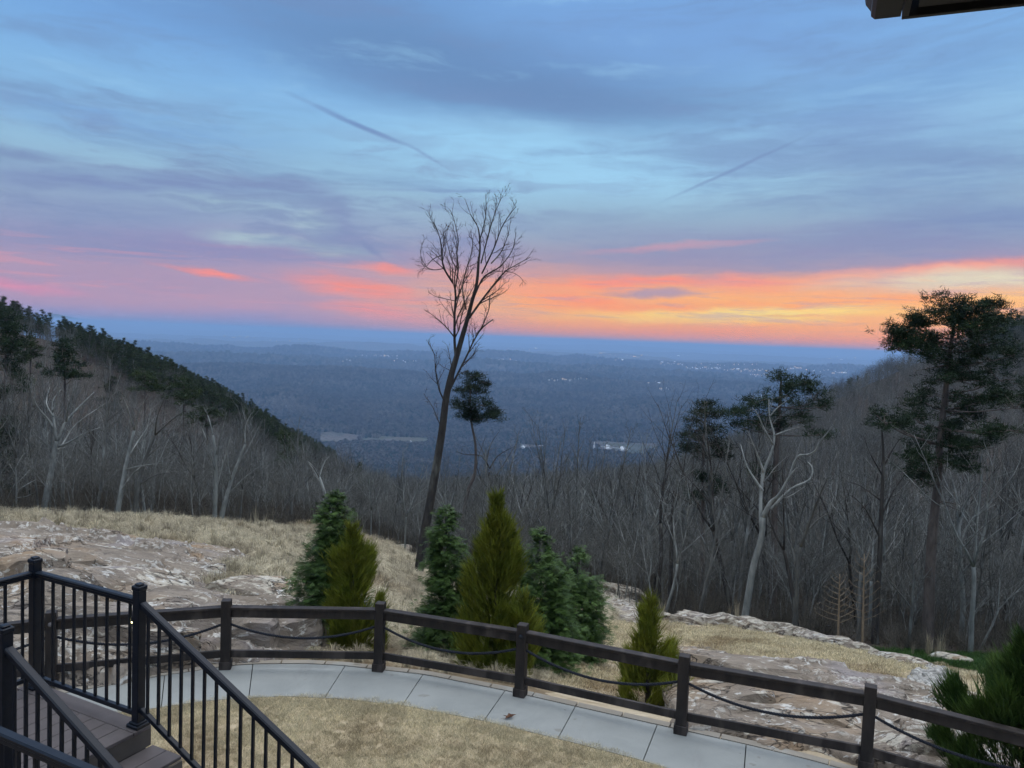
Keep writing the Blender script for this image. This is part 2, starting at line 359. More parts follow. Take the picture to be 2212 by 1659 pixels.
def terr_mat():
    m,n=mat('terrain_soil');g=n.n('ShaderNodeNewGeometry');P=g.outputs['Position']
    v=n.n('ShaderNodeAttribute',attribute_name='zone');sp=n.n('ShaderNodeSeparateColor',{0:v.outputs['Color']})
    lit=n.ramp(n.noise(P,1.1,6,.65),[(.3,(.035,.028,.023)),(.5,(.065,.052,.043)),(.7,(.105,.085,.066))])
    dry=n.ramp(n.noise(P,2.2,6,.7),[(.3,(.16,.12,.075)),(.55,(.28,.215,.135)),(.75,(.42,.335,.22))])
    lwn=n.ramp(n.noise(n.n('ShaderNodeMapping',{'Vector':P,'Scale':(1,2.2,1)}).outputs[0],2.2,7,.72),[(.3,(.36,.28,.18)),(.5,(.52,.43,.30)),(.72,(.68,.58,.42))])
    lwn=n.mix(n.mr(n.noise(P,.45,4,.6),.5,.68,0,.55),lwn,g3((.27,.2,.125)))
    grn=n.ramp(n.noise(P,3,5,.7),[(.3,(.03,.055,.02)),(.6,(.05,.10,.03)),(.8,(.13,.15,.07))])
    # distant woodland: crowns a few metres across, fields between them
    P2=n.n('ShaderNodeMapping',{'Vector':P,'Scale':(1,1,0)}).outputs[0]
    vo=n.n('ShaderNodeTexVoronoi',{'Vector':P2,'Scale':.085,'Randomness':1.});
    big=n.noise(P2,.0011,5,.6);mid=n.noise(P2,.006,5,.65)
    wood=n.mix(vo.outputs['Color'],g3((.075,.068,.062)),g3((.135,.12,.108)))
    wood=n.mix(n.mr(mid,.5,.62,0,.75),wood,g3((.03,.045,.028)))
    field=n.ramp(n.noise(P2,.01,3),[(.35,(.105,.093,.066)),(.6,(.07,.082,.05))])
    wood=n.mix(n.m('MULTIPLY',n.mr(big,.66,.69),.35),wood,field)
    sx=n.n('ShaderNodeSeparateXYZ',{0:P});dist=n.vm('LENGTH',P2)
    vf=n.m('MULTIPLY',n.mr(n.m('ABSOLUTE',n.m('SUBTRACT',n.m('ADD',sx.outputs[1],n.m('MULTIPLY',mid,200)),2490)),130,170,1,0),n.mr(n.noise(P2,.005,4,.6),.48,.54))
    wood=n.mix(vf,wood,field)
    farw=n.mr(dist,500,900)
    c=n.mix(sp.outputs[0],lit,dry);c=n.mix(sp.outputs[1],c,lwn);c=n.mix(sp.outputs[2],c,grn);c=n.mix(farw,c,wood)
    hb=n.m('ADD',n.m('MULTIPLY',n.noise(P,3,6,.7),.05),n.m('MULTIPLY',n.m('MULTIPLY',farw,n.m('SUBTRACT',1.,vo.outputs['Distance'])),6.))
    b=n.n('ShaderNodeBump',{'Height':hb,'Distance':1.,'Strength':.9}).outputs[0]
    n.set(c,.95,.1,b);return m
terr=mk('terrain',V,Fq,terr_mat(),smooth=True,attr={'zone':('FLOAT_COLOR',cr_)});tag(terr,kind='structure')
# close the centre
tri=np.array([[len(V)-1,a*nR,((a+1)%nA)*nR] for a in range(nA)])
gc=mk('ground',V,tri,bpy.data.materials['terrain_soil']);tag(gc,kind='structure')
# ------------------------------------------------------------------ rock outcrops
def outcrop(name,poly,mt,lift,amp,seed,steps=5,dang=.1,dl=.0032,sx=1.,sy=1.,tilt=.3):
    ax=[math.degrees(atan2(p[0],p[1])) for p in poly];dd=[hypot(*p) for p in poly]
    a=np.arange(max(min(ax)-1,-60),min(max(ax)+1,60),dang);l=np.arange(math.log(min(dd)*.97),math.log(max(dd)*1.03),dl)
    A,Lg=np.meshgrid(np.radians(a),l,indexing='ij');D=np.exp(Lg);X=np.sin(A)*D;Y=np.cos(A)*D
    wx=(fbm(X*.9,Y*.9,3,seed+50)-.5)*1.1;wy=(fbm(X*.9,Y*.9,3,seed+60)-.5)*1.1
    m=np.zeros(X.shape)
    for ox,oy in((0,0),(.16,0),(-.16,0),(0,.16),(0,-.16),(.3,.3),(-.3,-.3),(.3,-.3),(-.3,.3)):
        m+=inpoly(X+wx+ox,Y+wy+oy,poly)
    m/=9.
    far_=np.zeros(X.shape)
    for k_ in range(10):
        for q_ in (.45,.9):far_+=inpoly(X+wx+cos(k_*.628)*q_,Y+wy+sin(k_*.628)*q_,poly)
    far_=far_/20.
    rr=np.radians(25);U=X*cos(rr)+Y*sin(rr);W=-X*sin(rr)+Y*cos(rr)
    q=fbm(U*.26*sx+wx*.3,W*.42*sy+wy*.3,4,seed)+ .12*fbm(X*2.2,Y*2.2,3,seed+9)
    t=q*steps*2.2;fl=np.floor(t);fr=t-fl
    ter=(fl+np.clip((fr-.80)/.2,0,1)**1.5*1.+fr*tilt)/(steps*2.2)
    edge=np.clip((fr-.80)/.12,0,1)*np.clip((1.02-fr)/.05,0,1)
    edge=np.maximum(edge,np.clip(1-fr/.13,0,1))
    mz=np.clip(m*1.6,0,1);mz=mz*mz*(3-2*mz)
    # blocks: cracks between big plates
    c1=np.abs(fbm(U*.5+3,W*.8+7,3,seed+31)-.5);crack=np.clip(1-c1/.012,0,1)
    z=TZv(X,Y)+mz*(lift*(.3+.7*far_)+amp*np.clip(far_*1.25-.25,0,1)*(ter-.35)+.035*(fbm(X*5,Y*5,4,seed+2)-.5)+.02*(fbm(X*18,Y*18,3,seed+3)-.5)-.14*crack)-(1-mz)*.22
    nA_,nL_=X.shape;V=np.stack([X,Y,z],-1).reshape(-1,3)
    i=np.arange(nA_-1)[:,None];j=np.arange(nL_-1)[None,:]
    F_=np.stack([i*nL_+j,i*nL_+j+1,(i+1)*nL_+j+1,(i+1)*nL_+j],-1).reshape(-1,4)
    keep=(m.ravel()[F_]>0).any(1);F_=F_[keep]
    used=np.unique(F_);re=np.zeros(len(V),int);re[used]=np.arange(len(used))
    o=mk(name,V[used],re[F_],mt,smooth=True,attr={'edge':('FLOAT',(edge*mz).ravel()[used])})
    return tag(o,kind='structure')
outcrop('rock_outcrop',ROCK_L,M['rock'],.12,1.5,3,3,sx=.7,sy=.8,tilt=.3)
outcrop('rock_outcrop',ROCK_R,M['rock'],.08,.85,23,3,sx=.9,sy=1.,tilt=.3)
outcrop('rock_outcrop',ROCK_C,M['rock_pale'],.25,.8,43,4,dang=.07,dl=.004)
# boulders: faceted slabs
def boulder_mesh(sx,sy,sz,seed,det=3):
    r=random.Random(seed);bm=bmesh.new();bmesh.ops.create_cube(bm,size=1)
    bmesh.ops.subdivide_edges(bm,edges=bm.edges[:],cuts=6,use_grid_fill=True)
    ox,oy=r.uniform(0,50),r.uniform(0,50)
    cuts=[(Vector((r.uniform(-1,1),r.uniform(-1,1),r.uniform(-.2,.9))).normalized(),r.uniform(.36,.52)) for _ in range(8)]
    P=[]
    for v in bm.verts:
        p=v.co.copy();p=p.lerp(p.normalized()*.58,.35)
        for nn,d in cuts:
            e=p.dot(nn)-d
            if e>0:p-=nn*e
        P.append(p)
    a=np.array([tuple(p) for p in P])
    nz=fbm((a[:,0]+a[:,2])*5+ox,(a[:,1]-a[:,2])*5+oy,3,seed)-.5
    ed=[]
    for v,p,k in zip(bm.verts,P,nz):
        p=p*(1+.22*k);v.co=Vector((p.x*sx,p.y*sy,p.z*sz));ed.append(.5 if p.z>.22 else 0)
    V=[tuple(v.co) for v in bm.verts];bm.verts.index_update();F_=[tuple(v.index for v in f.verts) for f in bm.faces];bm.free()
    return V,F_,ed
def boulder(name,loc,sz,rz,seed,mt,label,group=None,cat='boulder',tilt=(0,0)):
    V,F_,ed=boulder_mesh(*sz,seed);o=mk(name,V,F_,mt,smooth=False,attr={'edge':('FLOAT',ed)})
    o.location=loc;o.rotation_euler=(tilt[0],tilt[1],rz);return tag(o,label,cat,group)
ledge=[(1392,1336,1.1,.5,.28),(1440,1340,1.0,.5,.25),(1475,1344,.8,.5,.25),(1513,1346,1.5,.6,.3),(1567,1350,1.3,.55,.35),(1620,1357,1.4,.6,.3),(1672,1363,1.1,.5,.3),(1712,1371,1.4,.6,.3),(1765,1384,1.3,.5,.25),(1812,1394,1.3,.5,.22),(1856,1405,1.0,.5,.2),(1925,1424,1.0,.4,.14),(1965,1432,1.1,.4,.12)]
places=['leftmost rock of the ledge edging the tan lawn, behind the small golden conifer','low rock in the ledge, just right of the small golden conifer tip','small pale rock second of the lawn-edge ledge past the conifer','long flat grey rock in the ledge left of the pale crooked trunk','rounded white rock in the ledge at the foot of the crooked pale trees','pale rock in the ledge directly under the crooked pale trunk','short cracked rock in the ledge right of the crooked pale trunk','long white rock midway along the lawn-edge ledge','cracked white rock in the ledge with a dark gap on its left','thin slab in the ledge left of the tan sapling','pointed end slab of the ledge at the foot of the tan sapling','thin flat slab at the edge of the green grass past the ledge','last thin slab of the lawn edge before the big pine']
for k,(x,y,a,b,c) in enumerate(ledge):
    p=hit(x,y+3);boulder('ledge_rock',(p[0],p[1],p[2]+.10),(a*1.2,b*1.2,c*2.0),-.42+rnd.uniform(-.15,.15),100+k,M['rock_pale'],places[k],'rocks edging the lawn','rock')
def bp(x,y,sz,rz,s,mt,label,tilt=(0,0),dz=0,grp=None):
    p=hit(x,y);return boulder('boulder',(p[0],p[1],p[2]+dz+.12+.22*sz[2]+(.14 if x<520 else 0)),(sz[0]*(1.1 if x>520 else 1.3),sz[1]*1.2,sz[2]*1.4),rz,s,mt,label,grp,'boulder',tilt)
bp(2052,1432,(1.2,.4,.2),-.25,201,M['rock_pale'],'flat pale rock slab lying on the green grass near the big pine',dz=.0)
bp(590,1410,(1.5,.9,.6),.2,202,M['rock_warm'],'cream boulder just behind the fence, left of the big dark conifer')
bp(655,1400,(1.3,.9,.6),-.2,203,M['rock_warm'],'tan boulder half under dry grass, touching the big dark conifer')
bp(730,1360,(1.2,.8,.5),.1,204,M['rock_warm'],'brown boulder between the fence rail and the dark conifer')
bp(540,1292,(1.9,.8,.5),-.15,205,M['rock_pale'],'pale slab showing just above the fence rail left of the conifers')
bp(420,1260,(1.6,.8,.4),.1,206,M['rock_pale'],'white-edged slab on the reddish outcrop above the fence post',dz=-.05)
bp(25,1335,(1.6,1.2,1.1),.5,207,M['rock_warm'],'big rusty boulder behind the railing at the left edge')
bp(95,1360,(1.4,1.1,.9),.1,208,M['rock_warm'],'rusty brown boulder behind the tall railing post')
bp(190,1330,(2.3,1.4,.8),-.1,209,M['rock'],'broad grey-cream boulder seen through the landing railing',dz=.05)
bp(240,1425,(2.0,.9,.75),-.1,210,M['rock_warm'],'orange-brown boulder against the fence behind the landing')
bp(370,1395,(1.9,1.0,.75),.12,211,M['rock_warm'],'brown boulder just behind the rope left of the first full post')
bp(430,1420,(1.2,.8,.6),.3,212,M['rock_warm'],'smaller buff boulder at the foot of the fence post')
bp(300,1350,(1.6,1.0,.6),-.2,213,M['rock'],'grey boulder above the sagging rope behind the stair rail')
for k_,(x_,y_,a_,b_,m_,l_) in enumerate([(140,1405,1.3,.8,'rock_warm','rusty boulder low behind the left railing, under the rope'),(330,1440,1.5,.6,'rock_warm','long brown rock against the fence foot behind the stair railing'),(55,1420,1.2,.9,'rock','grey boulder behind the railing post at far left'),(515,1420,1.0,.6,'rock_warm','orange-brown rock at the foot of the fence right of the stair handrail'),(480,1370,1.6,.7,'rock','mauve rock seen between rail and rope right of the stair handrail'),(250,1300,2.4,.9,'rock_pale','pale-crusted slab above the landing railing'),(130,1255,2.2,.8,'rock','broad mauve slab up the outcrop above the tall railing post'),(600,1350,1.3,.6,'rock_warm','rust-streaked slab just under the rail left of the big dark conifer')]):
    bp(x_,y_,(a_,b_,.55),rnd.uniform(-.3,.3),240+k_,M[m_],l_)
bp(870,1190,(1.1,.5,.3),-.5,214,M['rock_pale'],'small pale rock on the grassy brow left of the tall bare tree')
bp(893,1176,(1.1,.4,.25),-.5,215,M['rock_pale'],'thin pale slab on the brow, close to the tall bare trunk')
bp(1345,1302,(2.9,1.1,.7),-.55,216,M['rock_pale'],'long slanted grey rock at the wood edge right of the dark conifers',dz=.1)
bp(1590,1480,(2.8,.9,.5),-.45,217,M['rock'],'broad slab in the right outcrop just above the sagging rope')
bp(1720,1560,(2.6,1.1,.4),-.35,218,M['rock'],'low humped slab under the rope left of the last full post')
bp(1960,1650,(1.0,.6,.35),-.2,219,M['rock_pale'],'white lichened rock at the bottom right of the last full post')
bp(2055,1535,(.9,.5,.25),-.3,220,M['rock_pale'],'small pale rock beside the bare dirt left of the right edge conifer')
bp(1550,1540,(1.5,.9,.5),.1,221,M['rock_warm'],'tan boulder behind the fence at the small golden conifer')
# ------------------------------------------------------------------ path, kerb, lawn
inner=[onz(x,y,0)[:2] for x,y in((335,1530),(372,1524),(445,1513),(614,1503),(737,1509),(871,1523),(1043,1556),(1201,1594),(1384,1641),(1440,1659))]
outer=[onz(x,y,0)[:2] for x,y in((120,1502),(352,1460),(500,1438),(549,1435),(660,1434),(737,1438),(919,1458),(1095,1493),(1240,1526),(1419,1566),(1618,1610),(1740,1640))]
inner=[(-9.5,8.6),(-7.2,9.5),(-5.8,10.05)]+inner+[(3.1,8.95),(5.0,7.95),(7.5,6.3)]
outer=[(-10.2,9.6),(-8.5,10.4)]+outer+[(5.2,9.1),(7.2,7.9),(8.6,7.0)]
def resamp(p,n):
    p=np.array(p);d=np.r_[0,np.cumsum(np.hypot(*np.diff(p,axis=0).T))]
    t=np.linspace(0,d[-1],n);q=np.stack([np.interp(t,d,p[:,0]),np.interp(t,d,p[:,1])],1)
    for _ in range(2):q[1:-1]=(q[:-2]+2*q[1:-1]+q[2:])/4
    return q
inn=resamp(inner,240);out=resamp(outer,240)
def near_i(L,p):return int(np.argmin(np.hypot(L[:,0]-p[0],L[:,1]-p[1])))
joints=[((352,1458),(348,1526)),((549,1436),(534,1506)),((737,1450),(705,1505)),((919,1458),(868,1523)),((1095,1493),(1043,1556)),((1240,1526),(1199,1596)),((1419,1566),(1384,1642)),((1618,1610),(1606,1680))]
jt=[(near_i(out,onz(*a,0)),near_i(inn,onz(*b,0))) for a,b in joints]
jt=[(6,6),(max(jt[0][0]-26,12),max(jt[0][1]-26,12))]+jt+[(jt[-1][0]+16,jt[-1][1]+18),(238,238)]
def concrete(name,c1,c2):
    m,n=mat(name);g=n.n('ShaderNodeNewGeometry');P=g.outputs['Position']
    c=n.ramp(n.noise(P,1.1,6,.6),[(.3,c1),(.7,c2)])
    c=n.mix(n.mr(n.noise(P,.7,4,.6,.8),.52,.68,0,.45),c,g3((.42,.43,.405)))
    c=n.mix(n.mr(n.noise(P,55,3,.7),.3,.45,.22,0),c,g3((.2,.2,.19)))
    c=n.mix(n.mr(n.noise(P,5,6,.75),.60,.72,0,.35),c,g3((.28,.28,.27)))
    c=n.mix(n.mr(n.noise(P,3.1,2,.5),.68,.74,0,.5),c,g3((.2,.18,.15)))
    c=n.mix(n.mr(n.noise(n.n('ShaderNodeMapping',{'Vector':P,'Scale':(1.6,.6,1),'Rotation':(0,0,.5)}).outputs[0],.8,7,.7,1.5),.55,.7,0,.4),c,g3((.25,.25,.235)))
    c=n.mix(n.mr(n.noise(P,14,3,.6),.70,.74,0,.7),c,g3((.12,.105,.09)))
    n.set(c,.85,.25,bump(n,n.noise(P,90,3,.6),.004,.6));return m
M['conc']=concrete('brushed_concrete',(.27,.283,.268),(.345,.355,.335));M['kerb']=concrete('buff_kerb_stone',(.30,.265,.21),(.38,.34,.28))
g=G()
for (a,b),(c,d) in zip(jt[:-1],jt[1:]):
    na_=max(c-a,2);seg=[]
    for t in np.linspace(0,1,10):
        o_=out[min(int(round(a+(c-a)*t)),239)];i_=inn[min(int(round(b+(d-b)*t)),239)];seg.append([Vector((*o_,0)),Vector((*i_,0))])
    dr=(seg[1][0]-seg[0][0]).normalized()*.007;seg[0][0]+=dr;seg[0][1]+=dr;seg[-1][0]-=dr;seg[-1][1]-=dr
    vs=[];fs=[]
    for o_,i_ in seg:vs+=[(o_.x,o_.y,.0),(i_.x,i_.y,.0),(o_.x,o_.y,-.1),(i_.x,i_.y,-.1)]
    for k in range(9):
        b0=k*4;fs+=[(b0,b0+1,b0+5,b0+4),(b0+1,b0+3,b0+7,b0+5),(b0,b0+4,b0+6,b0+2)]
    fs+=[(0,2,3,1),(36,37,39,38)];g.add(vs,fs)
tag(g.mk('path',M['conc']),kind='structure')
# dark bed under the joints
vs=[];fs=[]
for k in range(240):vs+=[(*out[k],-.035),(*inn[k],-.035)]
fs=[(2*k,2*k+1,2*k+3,2*k+2) for k in range(239)]
tag(mk('path_bed',vs,fs,M['dark']),kind='structure')
# kerb strip outside the path (stones with joints)
tn=np.gradient(out,axis=0);nrm=np.stack([-tn[:,1],tn[:,0]],1);nrm/=np.hypot(nrm[:,0],nrm[:,1])[:,None]
if nrm[120,1]<0:nrm=-nrm
g=G();k=4
while k<232:
    n_=8;vs=[];fs=[]
    for q in range(n_+1):
        e=.12 if q==0 else (-.12 if q==n_ else 0)
        p=out[k+q]+tn[k+q]*e;a=p+nrm[k+q]*.022;b=p+nrm[k+q]*.15
        vs+=[(a[0],a[1],.004),(b[0],b[1],.004),(a[0],a[1],-.16),(b[0],b[1],-.25)]
    for q in range(n_):
        b0=q*4;fs+=[(b0+1,b0,b0+4,b0+5),(b0,b0+2,b0+6,b0+4),(b0+1,b0+5,b0+7,b0+3)]
    fs+=[(0,1,3,2),(n_*4+1,n_*4,n_*4+2,n_*4+3)];g.add(vs,fs);k+=n_
tag(g.mk('kerb',M['kerb']),kind='structure')
# lawn sheet inside the path
vs=[(*p,-.01) for p in inn]+[(0,0,-.01)];fs=[(k+1,k,240) for k in range(239)]
tag(mk('lawn',vs,fs,simple('dormant_lawn_soil',(.40,.31,.2),(.6,.5,.34),3,.95,.1)),kind='structure')
# ------------------------------------------------------------------ geometry-node scatter (only for uncountable stuff)
def scatter(name,protos,pts,rots,scl,idx,kind='stuff'):
    pts=np.asarray(pts,dtype=np.float32).reshape(-1,3);n=len(pts)
    me=bpy.data.meshes.new(name);me.vertices.add(n);me.vertices.foreach_set('co',pts.ravel())
    for nm,ty,a in(('rot','FLOAT_VECTOR',rots),('scl','FLOAT_VECTOR',scl)):
        x=me.attributes.new(nm,ty,'POINT');x.data.foreach_set('vector',np.asarray(a,dtype=np.float32).ravel())
    x=me.attributes.new('pidx','INT','POINT');x.data.foreach_set('value',np.asarray(idx,dtype=np.int32))
    o=bpy.data.objects.new(name,me);link(o)
    ng=bpy.data.node_groups.new(name,'GeometryNodeTree')
    ng.interface.new_socket('Geometry',in_out='INPUT',socket_type='NodeSocketGeometry');ng.interface.new_socket('Geometry',in_out='OUTPUT',socket_type='NodeSocketGeometry')
    nd=ng.nodes;lk=ng.links
    gi=nd.new('NodeGroupInput');go=nd.new('NodeGroupOutput');jn=nd.new('GeometryNodeJoinGeometry')
    for p in protos:
        oi=nd.new('GeometryNodeObjectInfo');oi.inputs['Object'].default_value=p;oi.inputs['As Instance'].default_value=True
        lk.new(oi.outputs['Geometry'],jn.inputs[0])
    ip=nd.new('GeometryNodeInstanceOnPoints');lk.new(gi.outputs[0],ip.inputs['Points']);lk.new(jn.outputs[0],ip.inputs['Instance'])
    ip.inputs['Pick Instance'].default_value=True
    def na(nm,ty):
        a=nd.new('GeometryNodeInputNamedAttribute');a.data_type=ty;a.inputs['Name'].default_value=nm;return a.outputs['Attribute']
    lk.new(na('pidx','INT'),ip.inputs['Instance Index'])
    lk.new(na('rot','FLOAT_VECTOR'),ip.inputs['Rotation']);lk.new(na('scl','FLOAT_VECTOR'),ip.inputs['Scale'])
    lk.new(ip.outputs[0],go.inputs[0])
    md=o.modifiers.new('scatter','NODES');md.node_group=ng
    return tag(o,kind=kind)
def scat(name,protos,pts,smin,smax,tilt=0.):
    n=len(pts);s=rng.uniform(smin,smax,n)
    rots=np.stack([rng.uniform(-tilt,tilt,n),rng.uniform(-tilt,tilt,n),rng.uniform(0,2*pi,n)],1)
    return scatter(name,protos,pts,rots,np.stack([s,s,s*rng.uniform(.85,1.15,n)],1),rng.integers(0,len(protos),n))
# lawn blade patches
def patch(name,mt,size,n,h,w,seed,lean=.6):
    r=np.random.default_rng(seed);x=r.uniform(-size/2,size/2,n);y=r.uniform(-size/2,size/2,n);a=r.uniform(0,2*pi,n)
    hh=h*r.uniform(.5,1.2,n);lx=r.normal(0,lean,n)*hh;ly=r.normal(0,lean,n)*hh;ww=w*r.uniform(.6,1.3,n)
    V=np.stack([np.stack([x-np.cos(a)*ww,y-np.sin(a)*ww,np.zeros(n)-.01],1),np.stack([x+np.cos(a)*ww,y+np.sin(a)*ww,np.zeros(n)-.01],1),np.stack([x+lx,y+ly,hh],1)],1).reshape(-1,3)
    t=np.repeat(r.uniform(0,1,n),3)
    return mk(name,V,np.arange(3*n).reshape(-1,3),mt,do_link=False,attr={'tint':('FLOAT',t)})
lp=[patch('lawn_patch',M['lawnblade'],.34,1900,.038,.0024,s,.8) for s in range(5)]
pts=[]
for x in np.arange(-6.2,3.6,.28):
    for y in np.arange(6.2,11.2,.28):
        px,py=proj(x,y,0)
        if -80<px<2300 and py<1760:
            xx=x+rnd.uniform(-.04,.04);yy=y+rnd.uniform(-.04,.04)
            k=near_i(inn,(xx,yy));tnx=inn[min(k+1,239)]-inn[max(k-1,0)];
            side=(tnx[0]*(yy-inn[k][1])-tnx[1]*(xx-inn[k][0]))
            dd=hypot(*(inn[k]-np.array((xx,yy))))
            if side<0 and dd>.13:pts.append((xx,yy,0.-.012))
# denser fringe along the edge of the path
for k in range(2,238,3):
    for _ in range(1):
        p=inn[k]-nrm[k]*.0;d_=np.array((0,0))-inn[k];d_=d_/np.hypot(*d_);q=p+d_*rnd.uniform(.10,.16)
        px,py=proj(q[0],q[1],0)
        if -80<px<2300 and py<1760:pts.append((q[0],q[1],-.014))
scat('lawn_grass',lp,pts,.85,1.1)
# dormant turf on the far lawn + green strip
def fill(poly,step,jit,f=None):
    P=np.array(poly);o=[];x0,y0=P.min(0);x1,y1=P.max(0)
    gx,gy=np.meshgrid(np.arange(x0,x1,step),np.arange(y0,y1,step));gx=gx.ravel()+rng.uniform(-jit,jit,gx.size);gy=gy.ravel()+rng.uniform(-jit,jit,gy.size)
    k=inpoly(gx,gy,poly);gx=gx[k];gy=gy[k];z=TZv(gx,gy)
    px,py=proj(gx,gy,z);v=(px>-150)&(px<2350)&(py<1750);
    return np.stack([gx[v],gy[v],z[v]],1)
def outside(pts,polys):
    k=np.ones(len(pts),bool)
    for q in polys:k&=~inpoly(pts[:,0],pts[:,1],q)
    return pts[k]
GRAV=ground([(2005,1440),(2045,1446),(2075,1470),(2085,1510),(2050,1520),(1985,1500),(1965,1470)])
lp2=[patch('turf_patch',M['lawnblade'],.7,900,.045,.006,s+20,.8) for s in range(4)]
p=outside(fill(LAWN,.5,.15),[ROCK_R,GRAV,GREEN]);p=p[np.hypot(p[:,0],p[:,1])>13.0]
p=p[vnoise(p[:,0]*.8,p[:,1]*.8,77)>.2]
scat('lawn_grass',lp2,p,.8,1.2)
gp=[patch('green_patch',M['greenblade'],.7,900,.08,.006,s+40,.6) for s in range(3)]
scat('green_grass',gp,outside(fill(GREEN,.45,.15),[]),.8,1.3)
# ornamental dry grass clumps
def tuft(seed,mt,nb=110,h=.6,w=.006,spread=.5):
    r=random.Random(seed);g=G()
    for _ in range(nb):
        a=r.uniform(0,2*pi);b=r.uniform(0,.09);l=h*r.uniform(.5,1.15);o=abs(r.gauss(0,spread))*l+.03;ww=w*r.uniform(.7,1.3)
        px_,py_=cos(a)*b,sin(a)*b;ex,ey=cos(a),sin(a);sx_,sy_=-ey*ww,ex*ww;dr=max(.15,1-o/l*.7)
        m1=(px_+ex*o*.35,py_+ey*o*.35,l*.62);m2=(px_+ex*o,py_+ey*o,l*dr)
        g.add([(px_-sx_,py_-sy_,-.05),(px_+sx_,py_+sy_,-.05),(m1[0]+sx_,m1[1]+sy_,m1[2]),(m1[0]-sx_,m1[1]-sy_,m1[2]),m2],[(0,1,2,3),(3,2,4)],r.random())
    return g.mk('grass_tuft',mt,do_link=False)
tf=[tuft(s,M['drygrass'],260,.42+.04*s,.0042,.85) for s in range(6)]
core=fill(OPEN,.40,.16);core=outside(core,[ROCK_L,ROCK_R,ROCK_C,LAWN,GREEN])
D_=np.hypot(core[:,0],core[:,1]);A0=np.degrees(np.arctan2(core[:,0],core[:,1]))
fr=np.interp(A0,[a for a,b in fence_r],[b for a,b in fence_r]);core=core[(D_>fr+.75)]
_px,_py=proj(core[:,0],core[:,1],core[:,2]);k=(vnoise(core[:,0]*.9,core[:,1]*.9,5)>.22)&((_px<1270)|((_px<1330)&(_py<1390)));core=core[k]
_s=rng.uniform(.55,1.25,len(core))*np.interp(np.hypot(core[:,0],core[:,1]),[12,15,20],[.5,.65,1.]);_n=len(core);scatter('tall_dry_grass',tf,core,np.stack([rng.uniform(-.2,.2,_n),rng.uniform(-.2,.2,_n),rng.uniform(0,6.3,_n)],1),np.stack([_s,_s,_s*.95],1),rng.integers(0,len(tf),_n))
# feathery tall stems on the brow
ft=[tuft(60+s,M['drygrass'],26,1.3,.005,.12) for s in range(3)]
bpts=[]
for (x,y,n_) in((555,1142,9),(700,1160,6),(1440,1345,3),(1995,1420,5),(2020,1425,6),(1590,1352,2)):
    for _ in range(n_):
        q=hit(x+rnd.gauss(0,14),y+rnd.gauss(0,3));bpts.append(q)
scat('feather_grass',ft,bpts,.45,.85,.1)
# gravel drain
def pebble(seed):
    V,F_,ed=boulder_mesh(.13,.10,.07,seed);return mk('stone',V,F_,M['gravel'],do_link=False)
M['gravel']=simple('gravel_stones',(.28,.27,.25),(.52,.50,.45),3,.85,.2,rand=.8)
pb=[pebble(300+s) for s in range(3)]
p=fill(GRAV,.11,.05);p[:,2]+=.03;scat('gravel',pb,p,.6,1.7,.6)
# ------------------------------------------------------------------ fence
fp=[(-6.6,11.0),(-4.32,11.76),(-1.94,11.9),(.3,11.22),(2.51,10.3),(4.72,9.56),(6.75,8.3),(8.5,6.7)]
fp=[(-8.75,9.9)]+fp
fp=[Vector((a,b,0)) for a,b in fp]
H=1.09
flab=['wooden fence post out of view to the left, behind the landing','dark wooden fence post with a round bolt cap, seen through the landing railing','wooden fence post just right of the stair handrail where the path begins','wooden fence post between the dark conifers and the dry grass','wooden fence post with a bolt head, in front of the golden conifer','wooden fence post right of the small golden conifer','wooden fence post in front of the right-hand rock outcrop','wooden fence post beyond the right edge conifer','far right fence post out of view']
posts=[]
for k,p in enumerate(fp):
    a=fp[max(k-1,0)];b=fp[min(k+1,len(fp)-1)];d=(b-a).normalized()
    e=empty('fence_post',(p.x,p.y,0),0);tag(e,flab[k],'fence post','posts of the brown rope fence')
    g=G();g.box((0,0,H/2),(.145,.145,H),d,.006);g.mk('post_shaft',M['fence'],e)
    g=G()
    pr=Vector((0,0,1)).cross(d)
    for s_,off in(((.175,.02,.12),pr*.082),((.175,.02,.12),-pr*.082)):g.box(tuple(off+Vector((0,0,.062))),s_,d,.003)
    for off in(d*.082,-d*.082):g.box(tuple(off+Vector((0,0,.062))),(.02,.143,.12),d,.003)
    g.mk('base_trim',M['fence'],e)
    if k in(1,4):
        g=G();v=-pr if pr.y>0 else pr;c=v*.073+Vector((0,0,H-.17))
        g.tube([tuple(c),tuple(c+v*.012),tuple(c+v*.026)],[.034,.034,.012],10);g.mk('bolt_cap',M['metal'] if k==4 else M['gutter_side'],e)
    posts.append((p,d))
def rope(a,b,sag,name,label):
    g=G();n=70;L=(b-a).length
    cen=[a.lerp(b,t/n)-Vector((0,0,4*sag*(t/n)*(1-t/n))) for t in range(n+1)]
    d=(b-a).normalized();s=Vector((0,0,1)).cross(d)
    m=int(L/.013)
    for st in range(3):
        pts=[]
        for q in range(m+1):
            t=q/m;c=a.lerp(b,t)-Vector((0,0,4*sag*t*(1-t)));ph=2*pi*(t*L/.11)+st*2*pi/3
            pts.append(tuple(c+s*(cos(ph)*.0105)+Vector((0,0,1))*(sin(ph)*.0105)))
        g.tube(pts,[.0115]*len(pts),5)
    return tag(g.mk(name,M['rope'],smooth=True),label,'rope','sagging ropes of the brown fence')
rl=['behind the landing at far left','seen through the stair railing balusters at left','in front of the left pair of dark and golden conifers','in front of the middle conifer group','in front of the small golden conifer on tan grass','in front of the right-hand rock outcrop','running into the conifer at the right edge','out of view at far right']
